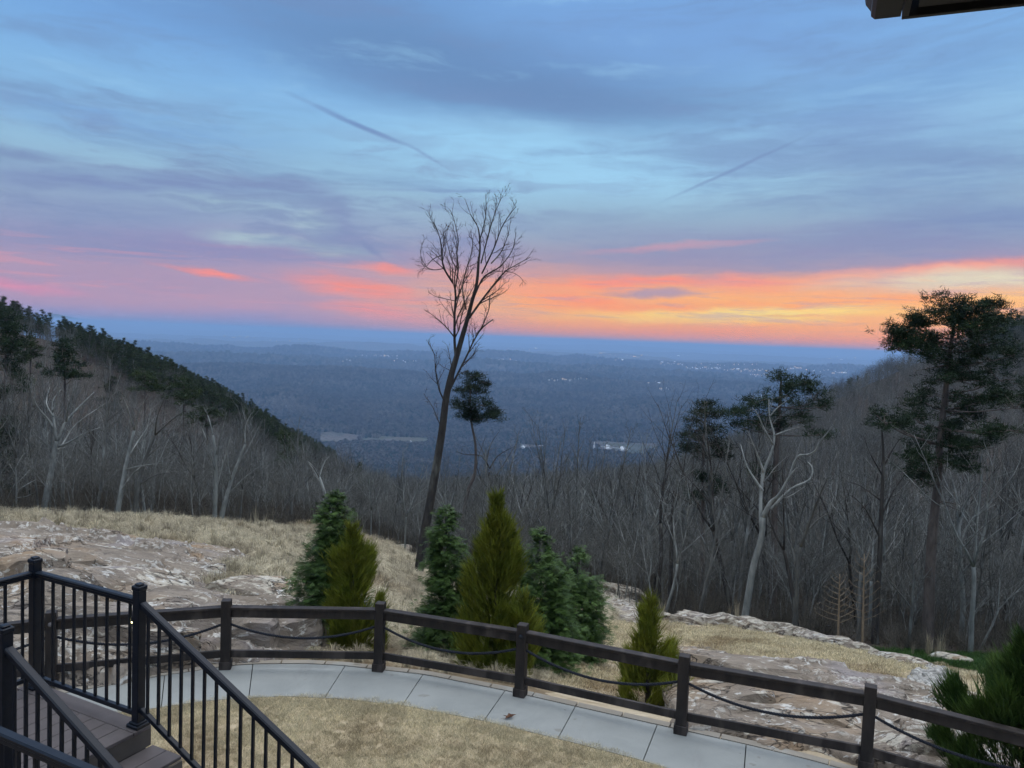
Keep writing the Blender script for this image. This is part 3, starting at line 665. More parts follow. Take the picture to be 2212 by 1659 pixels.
for k in range(len(fp)-1):
    a,b=fp[k],fp[k+1];d=(b-a).normalized();a2=a+d*.074;b2=b-d*.074;L=(b2-a2).length;mid=(a2+b2)/2
    e=empty('fence_rail',(mid.x,mid.y,0));tag(e,'pair of brown wooden rails '+rl[k],'fence rail','rails of the brown rope fence')
    g=G();g.box((0,0,H-.205),(L,.045,.135),d,.004);g.box((0,0,H-.118),(L,.13,.038),d,.005);g.mk('top_rail',M['fence'],e)
    g=G();g.box((0,0,.235),(L,.045,.115),d,.004);g.mk('bottom_rail',M['fence'],e)
    rope(a2+Vector((0,0,.70)),b2+Vector((0,0,.70)),.20+.02*rnd.random(),'rope','dark twisted rope '+rl[k])
# ------------------------------------------------------------------ landing, stairs, railings
uu=Vector((.898,-.44,0)).normalized();nn=Vector((-.44,-.898,0)).normalized()
PB=Vector((-2.57,5.32,0));PA=PB-uu*1.18;PC=PB+nn*.92
ZL=2.47
def railpost(p,z0,z1,parent,name='railing_post'):
    g=G();g.box((p.x,p.y,(z0+z1)/2),(.066,.066,z1-z0),uu,.004)
    o=g.mk('post',M['metal'],parent)
    c=G();c.box((p.x,p.y,z1+.006),(.078,.078,.034),uu,.006);c.box((p.x,p.y,z1+.03),(.05,.05,.014),uu,.006);c.mk('post_cap',M['metal'],parent)
    c=G();c.box((p.x,p.y,z0+.014),(.115,.115,.028),uu,.006);c.box((p.x,p.y,z0+.035),(.09,.09,.014),uu,.005);c.mk('post_base',M['metal'],parent)
    return o
def section(parent,a,b,zt_a,zt_b,zb_a,zb_b,nb,skip0=.5):
    a=Vector(a);b=Vector(b);d=(b-a).normalized()
    A1=a+d*.033;B1=b-d*.033
    g=G();A3=A1+Vector((0,0,zt_a));B3=B1+Vector((0,0,zt_b))
    dd=(B3-A3);L=dd.length;up=Vector((0,0,1));up=(up-dd.normalized()*up.dot(dd.normalized())).normalized()
    g.box(tuple((A3+B3)/2),(L,.052,.03),dd.normalized(),.008,uz=up);g.box(tuple((A3+B3)/2-up*.026),(L,.036,.024),dd.normalized(),.003,uz=up);g.mk('handrail',M['metal'],parent)
    A4=A1+Vector((0,0,zb_a));B4=B1+Vector((0,0,zb_b));dd2=B4-A4;up2=Vector((0,0,1));up2=(up2-dd2.normalized()*up2.dot(dd2.normalized())).normalized()
    g=G();g.box(tuple((A4+B4)/2),(dd2.length,.034,.034),dd2.normalized(),.003,uz=up2);g.mk('bottom_rail',M['metal'],parent)
    for k in range(nb):
        t=(k+skip0)/nb;p=A1.lerp(B1,t);z0=zb_a+(zb_b-zb_a)*t+.01;z1=zt_a+(zt_b-zt_a)*t-.03
        g=G();g.box((p.x,p.y,(z0+z1)/2),(.019,.019,z1-z0),uu,.002);g.mk('baluster',M['metal'],parent)
e=empty('landing_railing',(0,0,0));tag(e,'black aluminium guard railing around the stair landing, lamp on its right post','railing')
railpost(PA,ZL,3.47,e);railpost(PB,ZL,3.47,e);PD=PA+nn*1.6;railpost(PD,ZL,3.47,e)
section(e,PA,PB,3.385,3.385,2.56,2.56,9);section(e,PA,PD,3.385,3.385,2.56,2.56,12)
lp_=PB+Vector((-.02,0,0))-uu*.04
g=G();c=PB-uu*.033+nn*.0;g.box((c.x-uu.x*.012,c.y-uu.y*.012,3.245),(.03,.045,.045),uu,.006);lh=g.mk('lamp_housing',M['metal'],e)
g=G();g.box((c.x-uu.x*.02,c.y-uu.y*.02,3.218),(.022,.030,.010),uu,0);g.mk('lamp_lens',emis('lamp_glow',(1,.9,.45),9.),lh)
SL=-.47
def stairrail(p0,length,nb,label,zoff=0):
    e=empty('stair_railing',(0,0,0));tag(e,label,'railing','railings either side of the steps')
    p1=p0+uu*length
    section(e,p0,p1,3.37,3.37+SL*length,2.60,2.60+SL*length,nb,.55);railpost(p1,ZL+SL*length-.1,3.5+SL*length,e);return e
e1=stairrail(PB,4.6,41,'black aluminium stair railing slanting down across the dry lawn')
e2=stairrail(PC,4.6,41,'nearer black aluminium stair railing at the bottom left corner')
railpost(PC,ZL,3.47,e2)
# near guard rail of the landing
q0=Vector(onz(-60,1556,3.4));q0.z=0;q1=q0+uu*1.5
e3=empty('near_railing',(0,0,0));tag(e3,'nearest black railing cutting the bottom left corner, below the stair railing','railing')
section(e3,q0,q1,3.4,3.4,2.56,2.56,11);railpost(q0,ZL,3.47,e3);railpost(q1,ZL,3.47,e3)
# deck landing
e=empty('deck_landing',(0,0,0));tag(e,'grey-brown composite deck landing with steps at the bottom left','deck')
bw=.139;O=PB+uu*.06-nn*.06     # nosing corner
Ltot=1.18+.16
# picture-frame board along AB
def board(c0,c1,w,z,th=.025,nm='deck_board',par=e):
    c0=Vector(c0);c1=Vector(c1);mid=(c0+c1)/2;g=G();g.box((mid.x,mid.y,z-th/2),((c1-c0).length,w,th),(c1-c0).normalized(),.003);return g.mk(nm,M['deck'],par)
board(O+nn*(bw/2),O+nn*(bw/2)-uu*Ltot,bw,ZL)
nb_=int(Ltot/(bw+.005))
for k in range(nb_):
    c=O-uu*(bw/2+k*(bw+.005))+nn*(bw+.005);board(c,c+nn*1.75,bw,ZL)
g=G();m_=O-uu*(Ltot/2)+nn*.95;g.box((m_.x,m_.y,ZL-.045),(Ltot-.05,1.82,.03),uu);g.box((m_.x,m_.y,ZL-.18),(Ltot-.03,1.84,.24),uu,.003);g.mk('fascia',simple('deck_fascia',(.05,.043,.038),(.075,.064,.057),4,.7,.3),e)
for (sx_,sy_) in((.1,.1),(Ltot-.1,.1),(.1,1.7),(Ltot-.1,1.7)):
    c=O-uu*sx_+nn*sy_;g=G();g.box((c.x,c.y,(ZL-.3-.1)/2),(.14,.14,ZL-.3+.1),uu,.004);g.mk('leg',M['fence'],e)
es=empty('stair_flight',(0,0,0));tag(es,'grey-brown composite steps descending from the landing between black railings','stairs')
T_,RI=.32,.1504
mfr=simple('riser_board',(.085,.073,.062),(.12,.104,.09),4,.7,.3)
for k in range(1,15):
    z=ZL-k*RI;c0=O+uu*((k-1)*T_)
    g=G()
    for q in range(2):
        m_=c0+uu*(.078+q*.150-.0)+nn*.52;g.box((m_.x,m_.y,z-.0125),(.145,1.06,.025),uu,.003)
    g.mk('tread',M['deck'],es)
    g=G();m_=c0+uu*(-.011)+nn*.52;g.box((m_.x,m_.y,z+RI/2-.012-.001),(.018,1.04,RI-.027),uu);g.mk('riser',mfr,es)
for off in(-.0,1.04):
    g=G();a=O+nn*off;b=a+uu*(14*T_)
    v=[];dz=-.03
    for pt,zt,zb_ in((a-uu*.02,ZL-.03,ZL-.38),(b,ZL-14*RI-.02,max(ZL-14*RI-.35,-.05))):
        for s_ in(-.016,.016):
            q=pt+nn*s_;v+=[(q.x,q.y,zt-RI),(q.x,q.y,zb_)]
    g.add(v,[(0,1,5,4),(2,6,7,3),(0,4,6,2),(1,3,7,5),(0,2,3,1),(4,5,7,6)]);g.mk('stringer',M['deck'],es)
# ------------------------------------------------------------------ roof corner top right
er=empty('roof_corner',(1.35,2.85,6.53));tag(er,'black underside of a roof corner with gutter at the top right edge','roof')
r1=ray(1947,43);t_=1.2/r1[2];P1=Vector((r1[0]*t_,r1[1]*t_,0))
rd=Vector((.40,-.165,0)).normalized();rn=Vector((rd.y,-rd.x,0))
if rn.y>0:rn=-rn
Z0=CZ+1.2
def rel(v):return tuple(Vector(v)-Vector((1.35,2.85,6.53)))
g=G();c=P1+rd*2.2+rn*.011;g.box(rel((c.x,c.y,Z0+.1)),(4.4,.022,.2),rd,.002);c=P1+rd*.011+rn*1.5;g.box(rel((c.x,c.y,Z0+.1)),(.022,2.95,.2),rd,.002);g.mk('fascia_board',M['gutter'],er)
g=G();c=P1+rd*2.2+rn*1.52;g.box(rel((c.x,c.y,Z0+.03)),(4.3,2.95,.02),rd);g.mk('soffit',M['gutter'],er)
g=G();v=[]
a=P1-rd*.25-rn*.2;b=P1+rd*4.4-rn*.2;c=b+rn*3.4;d=a+rn*3.4
for q,h_ in((a,.2),(b,.2),(c,1.6),(d,1.6)):v+=[rel((q.x,q.y,Z0+h_)),rel((q.x,q.y,Z0+h_+.06))]
g.add(v,[(0,2,4,6),(7,5,3,1),(0,1,3,2),(2,3,5,4),(4,5,7,6),(6,7,1,0)]);g.mk('roof_deck',M['gutter'],er)
# K-profile gutter along the left side of the roof
prof=[(0,.0),(-.085,.0),(-.098,.012),(-.10,.03),(-.118,.055),(-.125,.09),(-.125,.12),(-.115,.12),(0,.125)]
g=G();v=[]
for s_ in(0.,2.9):
    for (x_,z_) in prof:
        q=P1+rn*(s_-.0)+rd*(x_-.003)+Vector((0,0,0));v.append(rel((q.x,q.y,Z0+.012+z_)))
k=len(prof);g.add(v,[(i_,(i_+1)%k,(i_+1)%k+k,i_+k) for i_ in range(k)]+[tuple(range(k-1,-1,-1)),tuple(range(k,2*k))]);g.mk('gutter',M['gutter'],er)
print('near done',round(time.time()-T00,1))
# ------------------------------------------------------------------ trees
def vrot(d,ang,az):
    dx,dy,dz=d
    if abs(dz)<.95: a=(-dy,dx,0.)
    else: a=(1.,0.,0.)
    L=sqrt(a[0]**2+a[1]**2+a[2]**2);a=(a[0]/L,a[1]/L,a[2]/L)
    b=(dy*a[2]-dz*a[1],dz*a[0]-dx*a[2],dx*a[1]-dy*a[0])
    c,s=cos(ang),sin(ang);ca,sa=cos(az),sin(az)
    return (dx*c+(a[0]*ca+b[0]*sa)*s,dy*c+(a[1]*ca+b[1]*sa)*s,dz*c+(a[2]*ca+b[2]*sa)*s)
def wander(p,d,L,n,jit,up,r):
    pts=[p];s=L/n
    for _ in range(n):
        d=(d[0]+r.gauss(0,jit),d[1]+r.gauss(0,jit),d[2]+r.gauss(0,jit)*.7+up)
        l=sqrt(d[0]**2+d[1]**2+d[2]**2);d=(d[0]/l,d[1]/l,d[2]/l)
        p=(p[0]+d[0]*s,p[1]+d[1]*s,p[2]+d[2]*s);pts.append(p)
    return pts
def pdir(pts,i):
    a=pts[max(i-1,0)];b=pts[min(i+1,len(pts)-1)];v=(b[0]-a[0],b[1]-a[1],b[2]-a[2]);l=sqrt(v[0]**2+v[1]**2+v[2]**2) or 1
    return (v[0]/l,v[1]/l,v[2]/l)
def twigtri(g,p,d,L,w,r):
    q=(p[0]+d[0]*L,p[1]+d[1]*L,p[2]+d[2]*L);s=vrot(d,pi/2,r.uniform(0,2*pi))
    g.add([(p[0]-s[0]*w,p[1]-s[1]*w,p[2]-s[2]*w),(p[0]+s[0]*w,p[1]+s[1]*w,p[2]+s[2]*w),q],[(0,1,2)])
def branchlets(g,pts,rad,r,lv,dens,Lf,ang,up,tw=.006,t0=.2,kmin=3,tf=1.):
    """children along a polyline; lv = levels left"""
    L=sum(math.dist(pts[i],pts[i+1]) for i in range(len(pts)-1))
    nb=max(2,int(L*dens*r.uniform(.8,1.2)))
    for k in range(nb):
        t=t0+(1-t0)*(k+r.random())/nb;x=t*(len(pts)-1);i=min(int(x),len(pts)-2);f=x-i
        p=tuple(pts[i][j]*(1-f)+pts[i+1][j]*f for j in range(3));rr=(rad[i]*(1-f)+rad[i+1]*f)
        d=vrot(pdir(pts,i),ang*r.uniform(.6,1.3),r.uniform(0,2*pi))
        l=L*Lf*(1.15-.75*t)*r.uniform(.6,1.2)
        if lv<=1:
            l=min(max(l,.22),.8)*tf;twigtri(g,p,d,l,tw,r)
            if r.random()<.8:
                q=(p[0]+d[0]*l*.5,p[1]+d[1]*l*.5,p[2]+d[2]*l*.5);twigtri(g,q,vrot(d,.6,r.uniform(0,6.3)),l*.6,tw*.8,r)
        else:
            n=4 if lv>2 else 3;c=wander(p,d,l,n,.14,up,r);r0=min(rr*.6,.010+l*.012);cr=[r0*(1-.75*q/n) for q in range(n+1)]
            g.tube(c,cr,4 if r0>.02 else 3,False);branchlets(g,c,cr,r,lv-1,dens*1.55,Lf*1.05,ang*.95,up,tw,.15,tf=tf)
def deciduous(seed,h=10,spread=.42,ang=.7,nl=11,t0=.35,forks=1,r0=None,lv=3,lean=.05,dens=1.5,tw=.007):
    r=random.Random(seed);gt=G();gc_=G();r0=r0 or h*.0105
    stems=[]
    d0=(r.gauss(0,lean),r.gauss(0,lean),1)
    base=wander((0,0,-.3),d0,h*(1. if forks==1 else .38),9,.045,.02,r)
    rb=[r0*(1.25 if i==0 else 1)*(1-(.88 if forks==1 else .3)*i/9) for i in range(10)]
    gt.tube(base,rb,7);stems.append((base,rb,t0))
    if forks>1:
        for k in range(forks):
            d=vrot(pdir(base,9),r.uniform(.2,.45),2*pi*k/forks+r.random())
            s=wander(base[-1],d,h*r.uniform(.5,.66),8,.06,.05,r);rs=[rb[-1]*.75*(1-.88*i/8) for i in range(9)]
            gt.tube(s,rs,6);stems.append((s,rs,.12))
    for (s,rs,t_) in stems:
        if forks>1 and s is base:continue
        L=sum(math.dist(s[i],s[i+1]) for i in range(len(s)-1));n_=nl if forks==1 else max(4,int(nl*.7))
        for k in range(n_):
            t=t_+(1-t_)*(k+r.random()*.8)/n_;x=t*(len(s)-1);i=min(int(x),len(s)-2);f=x-i
            p=tuple(s[i][j]*(1-f)+s[i+1][j]*f for j in range(3));rr=rs[i]*(1-f)+rs[i+1]*f
            d=vrot(pdir(s,i),ang*r.uniform(.7,1.2),k*2.4+r.uniform(-.5,.5))
            l=h*spread*(1.1-.75*(t-t_)/(1-t_))*r.uniform(.65,1.1)
            c=wander(p,d,l,6,.11,.07,r);cr=[max(rr*.55,.012)*(1-.8*q/6) for q in range(7)]
            gt.tube(c,cr,5,False);branchlets(gc_,c,cr,r,lv-1,dens,.42,.75,.06,tw)
        branchlets(gc_,s,rs,r,lv-1,dens*.8,.16,.7,.08,tw,.55)
    return gt,gc_
def clump(g,c,n,L,w,r,flat=.5,up=.25,a=None):
    for _ in range(n):
        th=r.uniform(0,2*pi);z=r.uniform(-1,1)*flat+up;q=sqrt(max(0,1-min(z*z,1)));d=(cos(th)*q,sin(th)*q,z)
        o=(c[0]+r.gauss(0,L*.5),c[1]+r.gauss(0,L*.5),c[2]+r.gauss(0,L*.28))
        s=vrot(d,pi/2,r.uniform(0,6.3));l=L*r.uniform(.6,1.2);ww=w*r.uniform(.6,1.3)
        g.add([(o[0]-s[0]*ww,o[1]-s[1]*ww,o[2]-s[2]*ww),(o[0]+s[0]*ww,o[1]+s[1]*ww,o[2]+s[2]*ww),(o[0]+d[0]*l,o[1]+d[1]*l,o[2]+d[2]*l)],[(0,1,2)],r.random() if a is None else a)
def pine_proto(seed,h=10,low=.35,wid=.2,nc=9,ln=.42,ww=.035):
    r=random.Random(seed);gt=G();gf=G();s=wander((0,0,-.3),(r.gauss(0,.04),r.gauss(0,.04),1),h,8,.03,.02,r)
    rs=[h*.011*(1-.85*i/8) for i in range(9)];gt.tube(s,rs,6)
    n=int(h*2.2)
    for k in range(n):
        t=low+(1-low)*(k+r.random())/n;x=min(t,.98)*8;i=int(x);f=x-i;p=tuple(s[i][j]*(1-f)+s[i+1][j]*f for j in range(3))
        l=h*wid*(1.12-(t-low)/(1-low))**.7*r.uniform(.5,1.15);a=r.uniform(0,2*pi);d=(cos(a),sin(a),r.uniform(.05,.35));c=wander(p,d,l,4,.12,.04,r)
        gt.tube(c,[.04*(1-.7*q/4) for q in range(5)],3,False);sh=r.random()
        for q in range(nc):
            u=r.uniform(.3,1.05)*4;i=min(int(u),3);f=u-i;cc=[c[i][j]*(1-f)+c[i+1][j]*f for j in range(3)]
            cc=(cc[0]+r.gauss(0,l*.13),cc[1]+r.gauss(0,l*.13),cc[2]+r.gauss(0,.08)+.1);clump(gf,cc,12,ln,ww,r,.5,.25,min(1,max(0,.5*sh+.5*r.random())))
    return gt,gf
def tree(name,gt,gf,mt,mf,loc,rz=0,sc=1,label=None,cat='tree',group=None,foliage='crown'):
    e=empty(name,loc,rz);e.scale=(sc,sc,sc);tag(e,label,cat,group);gt.mk('trunk',mt,e,smooth=True);gf.mk(foliage,mf,e);return e
def joined(gt,gf,mt,mf):
    b=len(gt.v);V=gt.v+gf.v;F_=gt.f+[tuple(b+i for i in f) for f in gf.f];return mk('grove_tree',V,F_,[mt,mf],None,[0]*len(gt.f)+[1]*len(gf.f),False,False,{'tint':('FLOAT',gt.a+gf.a)})
# prototypes
TP=[]  # (trunk mesh, crown mesh, trunk material, crown material, height, word)
specs=[dict(h=10,spread=.34,ang=.62,nl=12,t0=.35),dict(h=9.5,spread=.42,ang=.75,forks=3,nl=11),dict(h=11,spread=.28,ang=.55,nl=13,t0=.42),dict(h=9,spread=.4,ang=.7,nl=11,t0=.28,lean=.14),
 dict(h=8.5,spread=.46,ang=.8,forks=2,nl=12,lean=.12),dict(h=11.5,spread=.3,ang=.6,forks=2,nl=12),dict(h=8,spread=.34,ang=.8,nl=10,t0=.25,lean=.1),dict(h=10.5,spread=.4,ang=.7,forks=3,nl=13)]
words=['straight slender','three-forked','tall narrow-crowned','leaning low-branched','spreading twin-stemmed','tall twin-stemmed','small crooked','wide many-limbed']
mats_=[('bark','twig'),('bark_pale','twig'),('bark','twig'),('bark','twig'),('bark_pale','twig_pale'),('bark_dark','twig'),('bark','twig'),('bark','twig')]
raw=[]
for k,sp in enumerate(specs):
    gt,gc_=deciduous(500+k,lv=3,dens=1.85,**sp);raw.append((gt,gc_))
print('protos',sum(len(a.f)+len(b.f) for a,b in raw),round(time.time()-T00,1))
rsp=[dict(h=9,spread=.5,ang=.95,forks=3,nl=15,t0=.15,lean=.12),dict(h=8,spread=.52,ang=1.0,forks=2,nl=16,t0=.15,lean=.15),dict(h=9,spread=.5,ang=.9,nl=18,t0=.2,lean=.1),dict(h=8.5,spread=.55,ang=1.,forks=3,nl=16,t0=.1,lean=.2)]
lowraw=[deciduous(600+k,lv=3,dens=1.7,tw=.014,r0=.05,**sp) for k,sp in enumerate(rsp)]
# the wood beyond: one mass
FLOOR=[]
def visible_pts(a0,a1,d0,d1,n,dens_fn=None):
    u=rng.uniform(0,1,n);A=np.radians(rng.uniform(a0,a1,n));D=np.sqrt(d0*d0+(d1*d1-d0*d0)*u);X=np.sin(A)*D;Y=np.cos(A)*D
    return np.stack([X,Y,TZv(X,Y)],1)
wp=[joined(a,b,M[mats_[i][0]],M[mats_[i][1]]) for i,(a,b) in enumerate(raw)]
wl=[joined(a,b,M['bark'],M['twig']) for i,(a,b) in enumerate(lowraw)]
pp=[pine_proto(700+s,9,.3,.24) for s in range(4)]
wpn=[joined(a,b,M['bark_pine'],M['needle_far']) for a,b in pp]
def in_front(p,m=3.):   # not on the open brow
    return ~inpoly(p[:,0],p[:,1],OPEN)&(np.hypot(p[:,0],p[:,1])>25)
p=visible_pts(-37,37,95,330,6200);q=p[in_front(p)]
lf=np.interp(proj(q[:,0],q[:,1],q[:,2])[0],[500,900,1300],[.58,.72,.95]);scat('woodland',wl+wl+wp[:4],q,lf*.8,lf*1.15,.12)
p=visible_pts(-37,37,320,820,11000)
lf=np.interp(proj(p[:,0],p[:,1],p[:,2])[0],[500,900,1300],[.6,.78,.95]);scat('woodland',wl,p,lf*.85,lf*1.2,.05)
# evergreens over the left ridge
p=visible_pts(-41,-12,130,560,18500);az_=np.degrees(np.arctan2(p[:,0],p[:,1]));px,py=proj(p[:,0],p[:,1],p[:,2])
rid=np.interp(px,[0,100,200,300,400,500,560,640,700],[640,690,730,768,800,840,868,920,955]);wgt=np.interp(px,[-50,0,120,220,300,640,700],[60,46,14,34,60,72,20])
k=(py-30<rid+wgt)&(rng.uniform(0,1,len(p))<.95)&(vnoise(p[:,0]/18,p[:,1]/18,66)>.22)&(px>-500);scat('pine_wood',wpn,p[k],.42,.78,.04)
p=visible_pts(-37,37,95,520,420);k=(vnoise(p[:,0]/35,p[:,1]/35,61)>.55);scat('pine_wood',wpn,p[k],.6,1.0,.04)
# right ridge line: a few evergreens at the frame edge
p=visible_pts(30.5,37,230,400,260);scat('pine_wood',wpn,p,.7,1.2,.04)
# valley canopy of rounded bare crowns
def blob(seed,n=46,s=.5):
    r=random.Random(seed);g=G()
    for _ in range(n):
        a=r.uniform(0,2*pi);z=r.random();q=sqrt(1-z*z)*r.uniform(.5,1);c=(cos(a)*q*.5,sin(a)*q*.5,.35+z*.62)
        d=vrot((cos(a)*q,sin(a)*q,z+.3),r.uniform(0,.8),r.uniform(0,6.3));l=sqrt(sum(x*x for x in d));d=tuple(x/l for x in d)
        twigtri(g,c,d,.3,.09,r)
    b=len(g.v);k=7
    vs=[(cos(2*pi*j/k)*.42,sin(2*pi*j/k)*.42,.3) for j in range(k)]+[(cos(2*pi*j/k)*.33,sin(2*pi*j/k)*.33,.72) for j in range(k)]+[(0,0,.92),]+[(cos(2*pi*j/k)*.2,sin(2*pi*j/k)*.2,-.1) for j in range(k)]
    fs=[(j,(j+1)%k,(j+1)%k+k,j+k) for j in range(k)]+[(j+k,(j+1)%k+k,2*k) for j in range(k)]+[(2*k+1+j,2*k+1+(j+1)%k,(j+1)%k,j) for j in range(k)]
    g.add(vs,fs,.5);return g
M['canopy']=simple('bare_canopy',(.05,.045,.038),(.15,.13,.105),.0035,.95,.05,rand=1.0,world=1,c3=(.075,.07,.055))
M['canopy_green']=simple('evergreen_canopy',(.016,.026,.014),(.03,.045,.024),.2,.95,.05,rand=.8)
bl=[blob(s).mk('canopy_crown',M['canopy'],do_link=False) for s in range(4)];bg_=[blob(s+9).mk('canopy_crown',M['canopy_green'],do_link=False) for s in range(1)]
def canopy(a0,a1,d0,d1,n,s0,s1,green=.12):
    p=visible_pts(a0,a1,d0,d1,n);pxx=proj(p[:,0],p[:,1],p[:,2])[0];vill=(np.abs(p[:,1]-2390+120*(vnoise(p[:,0]/160,p[:,1]*0,8)-.5))<150)&(vnoise(p[:,0]/110,p[:,1]/60,91)>.5)&(((pxx>690)&(pxx<925))|((pxx>1120)&(pxx<1420)))
    fld=(fbm(p[:,0]/200,p[:,1]/120,3,71)>.76);p=p[~vill&~fld];n=len(p)
    s=rng.uniform(s0,s1,n);gr=(fbm(p[:,0]/260,p[:,1]/160,3,73)>.58)|(rng.uniform(0,1,n)<green*.4)
    ix=np.where(gr,4,rng.integers(0,4,n));rt=np.stack([np.zeros(n),np.zeros(n),rng.uniform(0,6.3,n)],1)
    return scatter('valley_woodland',bl+bg_,p,rt,np.stack([s,s,s*rng.uniform(.8,1.15,n)],1),ix)
canopy(-20,26,1150,2700,42000,8,14);canopy(-32,30,2700,5200,62000,11,19);canopy(-34,34,5200,11000,50000,20,38)
# individually standing trees of the near wood
grp={'L':'bare trees along the left edge of the wood','C':'bare trees in the ravine behind the conifers','R':'bare trees in the wood right of centre'}
near=visible_pts(-36,36,31,96,2600);near=near[in_front(near)]
# spacing
sel=[];
order=np.argsort(np.hypot(near[:,0],near[:,1]))
keepouts=[]
for i_ in order:
    q=near[i_];D=hypot(q[0],q[1]);mn=1.7 if D<50 else 2.5
    if all((q[0]-s[0])**2+(q[1]-s[1])**2>mn*mn for s in sel[-260:]):sel.append(q)
    if len(sel)>=300:break
far_left=near[order][400:]
print('near trees',len(sel),max(hypot(s[0],s[1]) for s in sel))
cache={}
def place_proto(k,q,rz,sc,label,group):
    if k not in cache:
        gt,gf=raw[k];e=tree('bare_tree',gt,gf,M[mats_[k][0]],M[mats_[k][1]],q,rz,sc,label,'tree',group);cache[k]=e;return e
    src=cache[k];e=src.copy();COL.objects.link(e);e.location=q;e.rotation_euler=(0,0,rz);e.scale=(sc,sc,sc)
    tag(e,label,'tree',group)
    for ch in list(src.children):
        c=ch.copy();COL.objects.link(c);c.parent=e
    return e
band=lambda D:'front row' if D<41 else ('second row' if D<52 else ('middle depth' if D<70 else 'back rows'))
def landmark(px):
    L=[(0,'at the left edge of the photo'),(95,'near the pale forked tree'),(250,'above the dry grass left of the brow'),(420,'above the dry grassy brow'),(560,'near the feathery stems on the brow'),(700,'behind the tall left conifer'),(820,'left of the tall bare tree'),(960,'right of the tall bare trunk'),(1075,'behind the golden conifer'),(1180,'behind the dark conifers'),(1300,'above the slanted grey rock'),(1405,'behind the small golden conifer'),(1515,'under the layered pine'),(1610,'by the pale crooked tree'),(1720,'right of the pale crooked tree'),(1860,'behind the tan sapling'),(2005,'by the big pine trunk'),(2130,'right of the big pine'),(2212,'at the right edge of the photo')]
    return min(L,key=lambda t:abs(t[0]-px))[1]
cnt={}
for s in sel:
    D=hypot(s[0],s[1]);px,py=proj(*s)
    k=rnd.randrange(8)
    if px<700 and rnd.random()<.5:k=rnd.choice([1,4,3,7])
    lab='%s bare tree, %s, %s'%(words[k],band(D),landmark(px).replace(' of the photo',''))
    sc=float(np.interp(px,[500,900,1300],[.60,.66,1.0]))*rnd.uniform(.68,1.15)
    gname='%s bare trees %s'%(words[k],landmark(px).replace('the photo','photo'))
    place_proto(k,tuple(s),rnd.uniform(0,6.3),sc,lab,gname)
# trees between the individual ones and the woodland mass
Dm=max(hypot(s[0],s[1]) for s in sel)
if Dm<95:
    p=visible_pts(-37,37,Dm,100,int(700*(1-Dm/100)*2.2));p=p[in_front(p)];lf=np.interp(proj(p[:,0],p[:,1],p[:,2])[0],[500,900,1300],[.58,.72,.95]);scat('woodland',wl+wp,p,lf*.75,lf*1.1,.08)
# undergrowth at the wood edge
def bush(seed,n=60,h=1.3):
    r=random.Random(seed);g=G()
    for _ in range(n):
        a=r.uniform(0,6.3);d=vrot((0,0,1),r.uniform(.05,.7),a);c=wander((r.gauss(0,.25),r.gauss(0,.25),-.05),d,h*r.uniform(.5,1.2),3,.16,.02,r);g.tube(c,[.008,.006,.004,.002],3,False,r.random())
        for _ in range(5):i=r.randrange(1,4);twigtri(g,c[i],vrot(pdir(c,i),r.uniform(.4,1.),r.uniform(0,6.3)),r.uniform(.15,.4),.005,r)
    return g.mk('brush',M['brush'],do_link=False)
bs=[bush(s) for s in range(4)]
p=visible_pts(-36,36,33,85,3600);p=p[in_front(p)];lf=np.interp(proj(p[:,0],p[:,1],p[:,2])[0],[500,900,1300],[.8,.85,1.1]);scat('understory',wl+wp[3:5],p,lf*.28,lf*.55,.12)
p=visible_pts(-36,36,31,75,3000);p=p[in_front(p)];scat('undergrowth',bs,p,.4,1.1,.2)
